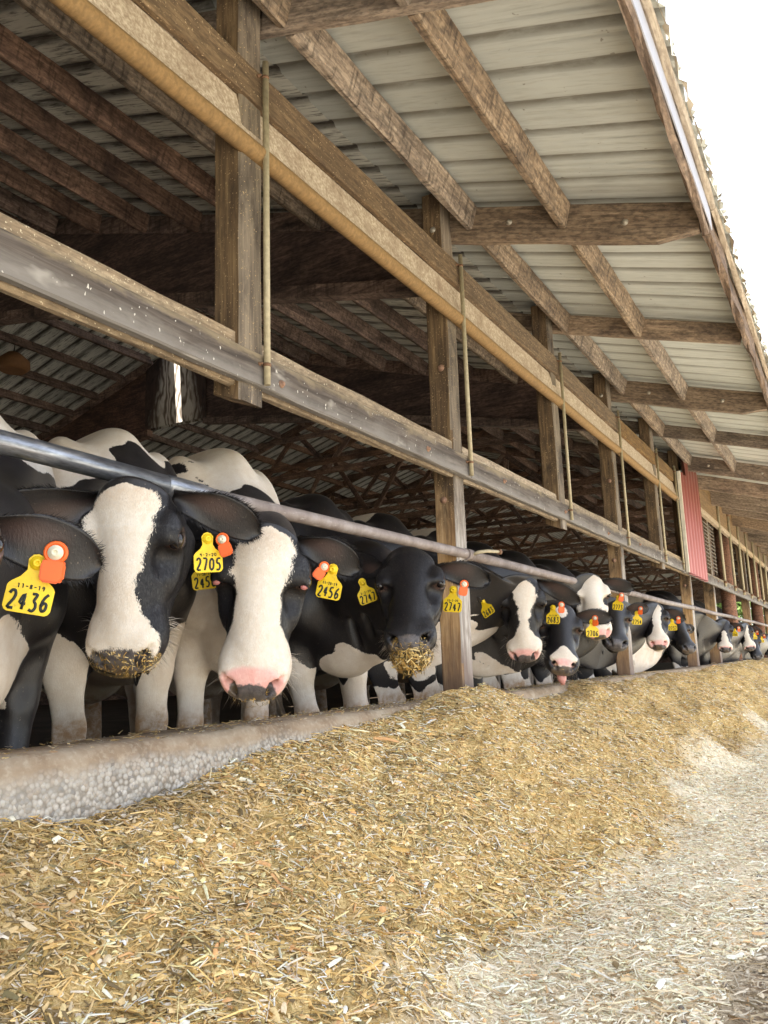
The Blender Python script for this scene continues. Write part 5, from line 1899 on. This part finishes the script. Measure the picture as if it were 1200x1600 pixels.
HERD = [
    # 0: only the ear and cheek come into the frame at far left
    dict(poll=(-128, 750), muz=(-135, 1090), px=0.18, psi=-8, sock=0.40, body=(-0.34, 1.46, -12), seed=3, hi=True, bias=-0.3,
         spots=[((0.10, 0.0, 0.68), 0.20, 1), ((0.16, -0.12, 0.80), 0.05, -1), ((-0.42, 0, 1.36), 0.42, 1)],
         ear_l=dict(tip=(158, 884), near=True, len=0.24, w=0.14),
         tags=[TAG(1, (58, 880), '2436', '11-8-19', tilt=-10, w=0.092, h=0.104), BTN(1, (88, 864), tilt=-8, sc=1.15)],
         label='cow at the left edge, only her ear with tag 2436 and white dewlap in view'),
    dict(poll=(212, 712), muz=(193, 1056), px=0.12, sock=0.74, psi=-22, s=1.02, body=(-0.30, 1.98, -16), seed=8, hi=True, bias=0.15, hair=60000, tan=0.75,
         spots=[((0.03, 0, 0.70), 0.14, -1), ((-0.42, -0.10, 1.34), 0.40, 1)],
         blaze=[(-0.1, -165, 15), (-0.02, -140, 10), (0.0, -110, 22), (0.015, -95, 45), (0.035, -80, 66), (0.085, -68, 70), (0.12, -62, 52), (0.16, -55, 40), (0.24, -52, 34), (0.32, -55, 22), (0.37, -70, 24), (0.42, -110, 46), (0.47, -150, 62), (0.52, -180, 62), (0.6, -180, 62)],
         nose=(0.516, -0.056, 0.060, 0.080, 0.066),
         ear_l=dict(tip=(406, 832), len=0.22, w=0.125, near=True), ear_r=dict(tip=(-30, 800), len=0.24, w=0.15),
         tags=[TAG(1, (324, 842), '2705', '9-2-20', tilt=4, push=0.03), BTN(1, (348, 843), tilt=18, sc=0.9, push=0.03), TAG(-1, (63, 822), '', '', tilt=0)],
         label='cow with wide white face, feed stuck on dark muzzle and ear tag 2705'),
    dict(poll=(418, 784), muz=(393, 1098), px=0.24, sock=0.60, psi=-4, s=1.05, body=(-0.27, 2.56, -14), seed=21, hi=True, bias=0.55, hair=52000, tan=0.8, pinkeye=True,
         spots=[((0.05, 0, 0.66), 0.31, 1), ((-0.40, 0.0, 1.34), 0.44, 1), ((-0.20, -0.18, 1.24), 0.09, -1)],
         blaze=[(-0.1, -170, 170), (0.0, -150, 150), (0.04, -75, 95), (0.06, -62, 80), (0.11, -46, 60), (0.17, -42, 44), (0.26, -42, 38), (0.33, -45, 42), (0.365, -62, 60), (0.40, -100, 110), (0.43, -180, 180), (0.6, -180, 180)],
         nose=(0.530, -0.058, 0.055, 0.060, 0.060), pink=(0.500, -0.036, 0.060, 0.082, 0.060),
         ear_l=dict(tip=(562, 890), len=0.195, w=0.115), ear_r=dict(tip=(296, 868), len=0.20, w=0.11),
         tags=[TAG(-1, (316, 876), '2456', '11-28-19', tilt=8), TAG(1, (520, 890), '2456', '11-28-19', tilt=-14), BTN(1, (506, 886), tilt=-40, sc=0.85)],
         label='cow with a broad white blaze, pink nose and pink eyelids reaching down to the curb'),
    dict(poll=(642, 850), muz=(640, 1018), px=0.16, sock=0.66, psi=-5, body=(-0.32, 3.30, -18), seed=33, hi=True, bias=-0.9, hair=42000, tan=0.3,
         spots=[((0.08, -0.05, 0.60), 0.15, 1), ((0.05, 0.12, 0.78), 0.14, -1), ((-0.32, 0.02, 1.49), 0.05, 1)],
         blaze=[(-0.1, -25, 60), (-0.01, -20, 55), (0.008, 1, 45), (0.02, 30, -30), (0.6, 30, -30)],
         ear_l=dict(tip=(764, 908), len=0.21, w=0.12), ear_r=dict(tip=(556, 872), len=0.20, w=0.11),
         tags=[TAG(-1, (566, 910), '2747', '2-2-20', tilt=20, push=0.10), TAG(1, (708, 922), '2747', '12-2-20', tilt=-6), BTN(1, (725, 913), tilt=-12, sc=0.9)],
         label='all black faced cow with a mouthful of feed beside the square post'),
    dict(poll=(812, 881), muz=(820, 1034), px=0.10, psi=-3, body=(-0.32, 4.02, -12), seed=40, hi=True, bias=-0.6, hair=30000, tan=0.6,
         spots=[((0.06, 0, 0.68), 0.22, 1)],
         blaze=[(-0.1, -60, 60), (0.0, -70, 75), (0.05, -50, 50), (0.10, -40, 50), (0.16, -22, 48), (0.22, -14, 38), (0.30, -8, 22), (0.36, -14, 22), (0.40, -30, 50), (0.44, -70, 100), (0.47, -180, 180), (0.6, -180, 180)],
         nose=(0.522, -0.058, 0.050, 0.058, 0.056), pink=(0.500, -0.045, 0.056, 0.080, 0.058),
         ear_l=dict(tip=(906, 942), len=0.21, w=0.12), ear_r=dict(tip=(742, 928), len=0.18, w=0.11),
         tags=[TAG(-1, (754, 940), '2683', '', tilt=32, turn=-30, push=0.17), TAG(1, (864, 950), '2683', '12-2-20', tilt=-4), BTN(1, (877, 945), tilt=-6, sc=0.9)],
         label='cow with narrow white blaze and pink edged muzzle just right of the square post'),
    dict(poll=(872, 935), muz=(880, 1050), px=0.16, psi=14, body=(-0.30, 4.75, -10), seed=52, bias=-0.5, tan=0.3, hair=12000, tongue=True,
         blaze=[(-0.1, -60, 30), (0.0, -50, 30), (0.1, -26, 26), (0.16, -12, 16), (0.22, 30, -30), (0.37, 30, -30), (0.40, -12, 12), (0.46, -44, 44), (0.50, -50, 50), (0.53, -20, 20), (0.6, 30, -30)],
         pink=(0.500, -0.022, 0.026, 0.055, 0.030), nose=(0.540, -0.062, 0.042, 0.062, 0.050),
         spots=[((-0.40, 0, 1.44), 0.22, 1), ((0.05, 0, 0.62), 0.16, 1)],
         ear_l=dict(tip=(956, 966), len=0.20, w=0.115),
         tags=[TAG(1, (925, 972), '2706', '', tilt=-2), BTN(1, (930, 966), tilt=0, sc=0.9)],
         label='black cow with white forehead star and her tongue out over the curb'),
    dict(poll=(915, 887), muz=(938, 996), px=0.05, psi=16, body=(-0.36, 5.5, -10), seed=61, bias=0.3, tan=0.7, hair=16000,
         blaze=[(-0.1, -170, 170), (0.0, -160, 160), (0.03, -95, 95), (0.10, -78, 78), (0.20, -74, 72), (0.28, -100, 80), (0.34, -180, 180), (0.6, -180, 180)],
         pink=(0.520, -0.045, 0.050, 0.078, 0.050), nose=(0.545, -0.055, 0.036, 0.040, 0.036),
         ear_l=dict(tip=(990, 920), len=0.20, w=0.12),
         tags=[TAG(1, (966, 934), '2773', '', tilt=-8), BTN(1, (971, 930), tilt=-14, sc=0.9)],
         label='cow holding her white face up behind the others with white hairy poll, ear tag 2773'),
    dict(poll=(958, 932), muz=(963, 1012), px=0.08, psi=18, body=(-0.34, 6.2, -8), seed=72, bias=-0.7, tan=0.2,
         ear_l=dict(tip=(1014, 950), len=0.20, w=0.12),
         tags=[TAG(1, (995, 958), '2754', '', tilt=-4), BTN(1, (1001, 951), tilt=-10, sc=0.9)],
         label='dark blue-black faced cow without white, just left of the third post, ear tag 2754'),
    dict(poll=(1017, 936), muz=(1030, 1012), px=0.10, psi=8, body=(-0.30, 7.0, 0), seed=85, bias=-0.6, tan=0.5, hair=8000,
         blaze=[(-0.1, -150, 120), (0.0, -120, 110), (0.08, -66, 56), (0.15, -40, 36), (0.24, -14, 30), (0.36, -16, 26), (0.42, -40, 60), (0.47, -180, 180), (0.6, -180, 180)],
         nose=(0.540, -0.062, 0.040, 0.055, 0.046), pink=(0.505, -0.05, 0.042, 0.078, 0.052),
         ear_l=dict(tip=(1071, 968), len=0.21, w=0.12), ear_r=dict(tip=(982, 965), len=0.18, w=0.11),
         tags=[TAG(1, (1050, 970), '2737', '', tilt=0), BTN(1, (1060, 966), tilt=-4, sc=0.95), TAG(-1, (988, 969), '2730', '', tilt=6)],
         label='cow with a white blaze framed between the third and fourth posts, ear tag 2737'),
    dict(poll=(1050, 960), muz=(1078, 1018), px=-0.05, psi=40, body=(-0.42, 8.1, 8), seed=91, bias=0.2, tan=0.3,
         spots=[((0.05, 0, 0.85), 0.30, 1)],
         label='cow half hidden behind the fourth post with white chest and black cheek'),
    dict(poll=(1127, 962), muz=(1134, 1018), px=0.12, psi=8, body=(-0.26, 11.9, 0), seed=102, bias=-0.5, tan=0.6,
         blaze=[(-0.1, -70, 70), (0.04, -66, 66), (0.09, -50, 30), (0.12, 30, -30), (0.2, 30, -30), (0.25, -14, 14), (0.40, -28, 30), (0.46, -120, 60), (0.50, -180, 100), (0.6, -180, 100)],
         pink=(0.505, -0.045, 0.050, 0.078, 0.055),
         ear_l=dict(tip=(1162, 984), len=0.20, w=0.12), ear_r=dict(tip=(1096, 983), len=0.19, w=0.12),
         tags=[TAG(-1, (1105, 980), '2712', '', tilt=16), TAG(1, (1148, 984), '2748', '', tilt=-4), BTN(1, (1154, 981), sc=1.0)],
         label='first cow beyond the fourth post, white poll and black forehead with a white strip below'),
    dict(poll=(1157, 968), muz=(1173, 1016), px=0.12, psi=10, body=(-0.26, 13.4, 0), seed=115, bias=-0.2, tan=0.5,
         blaze=[(-0.1, -60, 60), (0.06, -55, 55), (0.15, -36, 36), (0.26, -20, 26), (0.38, -24, 30), (0.44, -120, 120), (0.6, -180, 180)],
         pink=(0.505, -0.045, 0.050, 0.078, 0.055),
         ear_l=dict(tip=(1191, 990), len=0.20, w=0.12),
         tags=[TAG(1, (1179, 990), '2721', '', tilt=-4), BTN(1, (1183, 987), sc=1.0)],
         label='second cow beyond the fourth post with a white blaze widening at the poll'),
    dict(poll=(1172, 985), muz=(1184, 1030), px=0.10, psi=20, body=(-0.28, 14.6, 0), seed=122, bias=-0.4, tan=0.2,
         ear_l=dict(tip=(1198, 993), len=0.20, w=0.12),
         tags=[TAG(1, (1190, 996), '2719', '', tilt=-4), BTN(1, (1194, 993), sc=1.0)],
         label='dark cow lowering her muzzle into the feed behind the second cow beyond the fourth post'),
    dict(poll=(1196, 985), muz=(1204, 1026), px=0.12, psi=5, body=(-0.26, 16.3, 0), seed=133, bias=-0.6, tan=0.2,
         ear_l=dict(tip=(1216, 995), len=0.20, w=0.12),
         label='dark faced cow at the right edge of the photo'),
]
for D in HERD:
    build_cow(D)

# cows standing further inside
def inner_cow(X, Y, beta, seed, bias, label, s=1.0, spots=()):
    V0, F0 = COWLO
    P = np.array([0.42, 0.02, 1.22]); a = math.radians(50)
    R = np.stack([np.array([math.cos(a), 0, -math.sin(a)]), HY, np.array([math.sin(a), 0, math.cos(a)])], 1)
    V, wh = pose_cow(V0, P, R)
    hh, hy, hn = head_coords(V0)
    pat = body_pattern(V0, seed, bias, spots) * (1 - wh) + head_pattern(hh, hy, hn, HERD[8]['blaze']) * wh
    me = mesh_np('cow', V * s, F0, True)
    on = wh > .5
    attr(me, 'pat', pat); attr(me, 'nose', np.where(on, ellsd(hh, hy, hn, (.53, 0, -.058), (.05, .064, .05)), -.1))
    attr(me, 'pink', np.full(len(V), -.1)); attr(me, 'tan', 0.4 * sstep(.46, .4, V0[:, 2]) + .2); attr(me, 'inner', np.zeros(len(V)))
    me.materials.append(M['coat'])
    o = bpy.data.objects.new('cow', me); COL.objects.link(o)
    o.location = (X, Y, STALL); o.rotation_euler = (0, 0, math.radians(beta))
    tag(o, label, 'cow', 'cows standing further inside the barn')
    return o


inner_cow(-2.6, 5.3, 100, 203, 0.9, 'cow standing inside the barn with a white rump, behind the first two cows')
inner_cow(-3.4, 8.6, 80, 215, -0.4, 'mostly black cow inside the barn behind the square post')
inner_cow(-2.2, 11.6, 95, 228, 0.4, 'patched cow inside the barn level with the third post')
inner_cow(-3.0, 14.8, 70, 235, -0.1, 'cow deep inside the barn seen between the far posts')


# ------------------------------------------------------------------ feed on muzzles and in the mouth
def bits(name, frame, n, region, seed, size, parent=None, matc=None):
    """straw bits scattered over an ellipsoid patch of the head (h,y,n centre, radii)"""
    P, h, y, nn, o = frame
    r = np.random.default_rng(seed)
    c, rad = region
    u = r.normal(0, 1, (n, 3)); u /= np.linalg.norm(u, axis=1)[:, None]
    u[:, 2] = np.abs(u[:, 2]) * 0.9 + 0.05 if rad[2] > 0 else u[:, 2]
    rr = np.abs(np.array(rad))
    k = u * rr + np.array(c)
    pos = P + k[:, :1] * h + k[:, 1:2] * y + k[:, 2:] * nn
    N = (u / rr); N /= np.linalg.norm(N, axis=1)[:, None]
    N = N[:, :1] * h + N[:, 1:2] * y + N[:, 2:] * nn
    d = r.normal(0, 1, (n, 3)); d -= N * (d * N).sum(1)[:, None] * 0.85; d /= np.linalg.norm(d, axis=1)[:, None]
    s = np.cross(N, d); s /= np.linalg.norm(s, axis=1)[:, None]
    L = (size * r.lognormal(0, .5, n))[:, None] / 2; W = r.uniform(.0005, .0014, n)[:, None] * (1 + (size > .02))
    nv = N * W
    V = np.stack([pos - d * L - s * W, pos - d * L + s * W, pos + nv * .8 + s * W, pos + nv * .8 - s * W, pos + d * L + s * W * .6, pos + d * L - s * W * .6], 1).reshape(-1, 3)
    b = np.arange(n)[:, None, None] * 6
    F = (b + np.array([[0, 1, 2, 3], [3, 2, 4, 5]])[None]).reshape(-1, 4)
    pal = np.array([srgb(*c_)[:3] for c_ in ((214, 178, 104), (232, 208, 150), (176, 138, 70), (132, 108, 56), (104, 92, 56))])
    col = np.repeat(pal[r.integers(0, 5, n)], 6, 0)
    return V, F, col


def muzzle_bits(i, n, region, seed, size=0.010):
    fr = HERD[i]['_frame']
    add_straws([bits('feed_bits', fr, n, region, seed, size)], 'feed_bits', '', fr[4])['kind'] = 'stuff'


muzzle_bits(1, 520, ((0.505, 0, -0.062), (0.056, 0.082, 0.064)), 5, 0.0085)
muzzle_bits(2, 150, ((0.525, 0, -0.080), (0.044, 0.056, 0.050)), 6, 0.009)
muzzle_bits(3, 300, ((0.510, 0, -0.060), (0.048, 0.068, 0.050)), 7, 0.011)
muzzle_bits(5, 60, ((0.510, 0, -0.060), (0.042, 0.060, 0.044)), 8, 0.009)
# the black cow's mouthful
fr = HERD[3]['_frame']
r = np.random.default_rng(15)
parts = [bits('x', fr, 260, ((0.545, 0.005, -0.085), (-0.05, 0.072, -0.05)), 40, 0.026), bits('x', fr, 200, ((0.575, 0.0, -0.080), (-0.045, 0.055, -0.045)), 41, 0.032), bits('x', fr, 260, ((0.56, 0.0, -0.09), (-0.03, 0.06, -0.04)), 42, 0.028)]
o = add_straws(parts, 'feed_mouthful', '')
tag(o, 'clump of wet straw hanging from the mouth of the black faced cow', 'feed')

# tongue of the cow licking over the curb
P, h, y, n, o = HERD[5]['_frame']
tp = [P + h * a + y * b + n * c for a, b, c in ((0.44, 0.0, -0.112), (0.50, 0.002, -0.116), (0.545, 0.006, -0.122), (0.575, 0.012, -0.135))]
me = tube_mesh(tp, [0.026, 0.030, 0.027, 0.012], 14)
link('tongue', me, M['tongue'], o)
# ------------------------------------------------------------------ light, sky, camera
SUN = Vector((-0.077, -0.72, 1.0)).normalized()
el = math.asin(SUN.z)
w = bpy.data.worlds.new('World')
SC.world = w
w.use_nodes = True
nt = w.node_tree
bg = nt.nodes['Background']
sky = nt.nodes.new('ShaderNodeTexSky')
sky.sky_type = 'NISHITA'
sky.sun_disc = False
sky.sun_elevation = el
sky.sun_rotation = math.atan2(SUN.x, SUN.y)
sky.air_density = 1.0
sky.dust_density = 2.5
hz = nt.nodes.new('ShaderNodeMix')          # bright high haze over the blue
hz.data_type = 'RGBA'
hz.inputs[0].default_value = 0.72
hz.inputs[7].default_value = (2.9, 2.95, 3.1, 1)
nt.links.new(sky.outputs[0], hz.inputs[6])
nt.links.new(hz.outputs[2], bg.inputs['Color'])
bg.inputs['Strength'].default_value = SKY_STRENGTH
ld = bpy.data.lights.new('sun', 'SUN')
ld.energy = SUN_STRENGTH
ld.angle = math.radians(0.53)
ld.color = (1.0, 0.965, 0.91)
so = bpy.data.objects.new('sun', ld)
COL.objects.link(so)
so.rotation_euler = SUN.to_track_quat('Z', 'Y').to_euler()

cd = bpy.data.cameras.new('camera')
cam = bpy.data.objects.new('camera', cd)
COL.objects.link(cam)
mm = Matrix((Vector(CR), Vector(CU), Vector(-CFW))).transposed().to_4x4()
mm.translation = Vector(CAMC)
cam.matrix_world = mm
cd.sensor_fit = 'VERTICAL'
cd.sensor_height = 32.0
cd.sensor_width = 24.0
cd.lens = 32.0 * CF / 1600.0
cd.clip_start = 0.05
cd.clip_end = 2000
SC.camera = cam
SC.view_settings.view_transform = 'Standard'
SC.view_settings.look = 'None'
SC.view_settings.gamma = 1.0
SC.view_settings.exposure = EXPOSURE
SC.cycles.max_bounces = 10
SC.cycles.diffuse_bounces = 6
SC.cycles.use_denoising = True
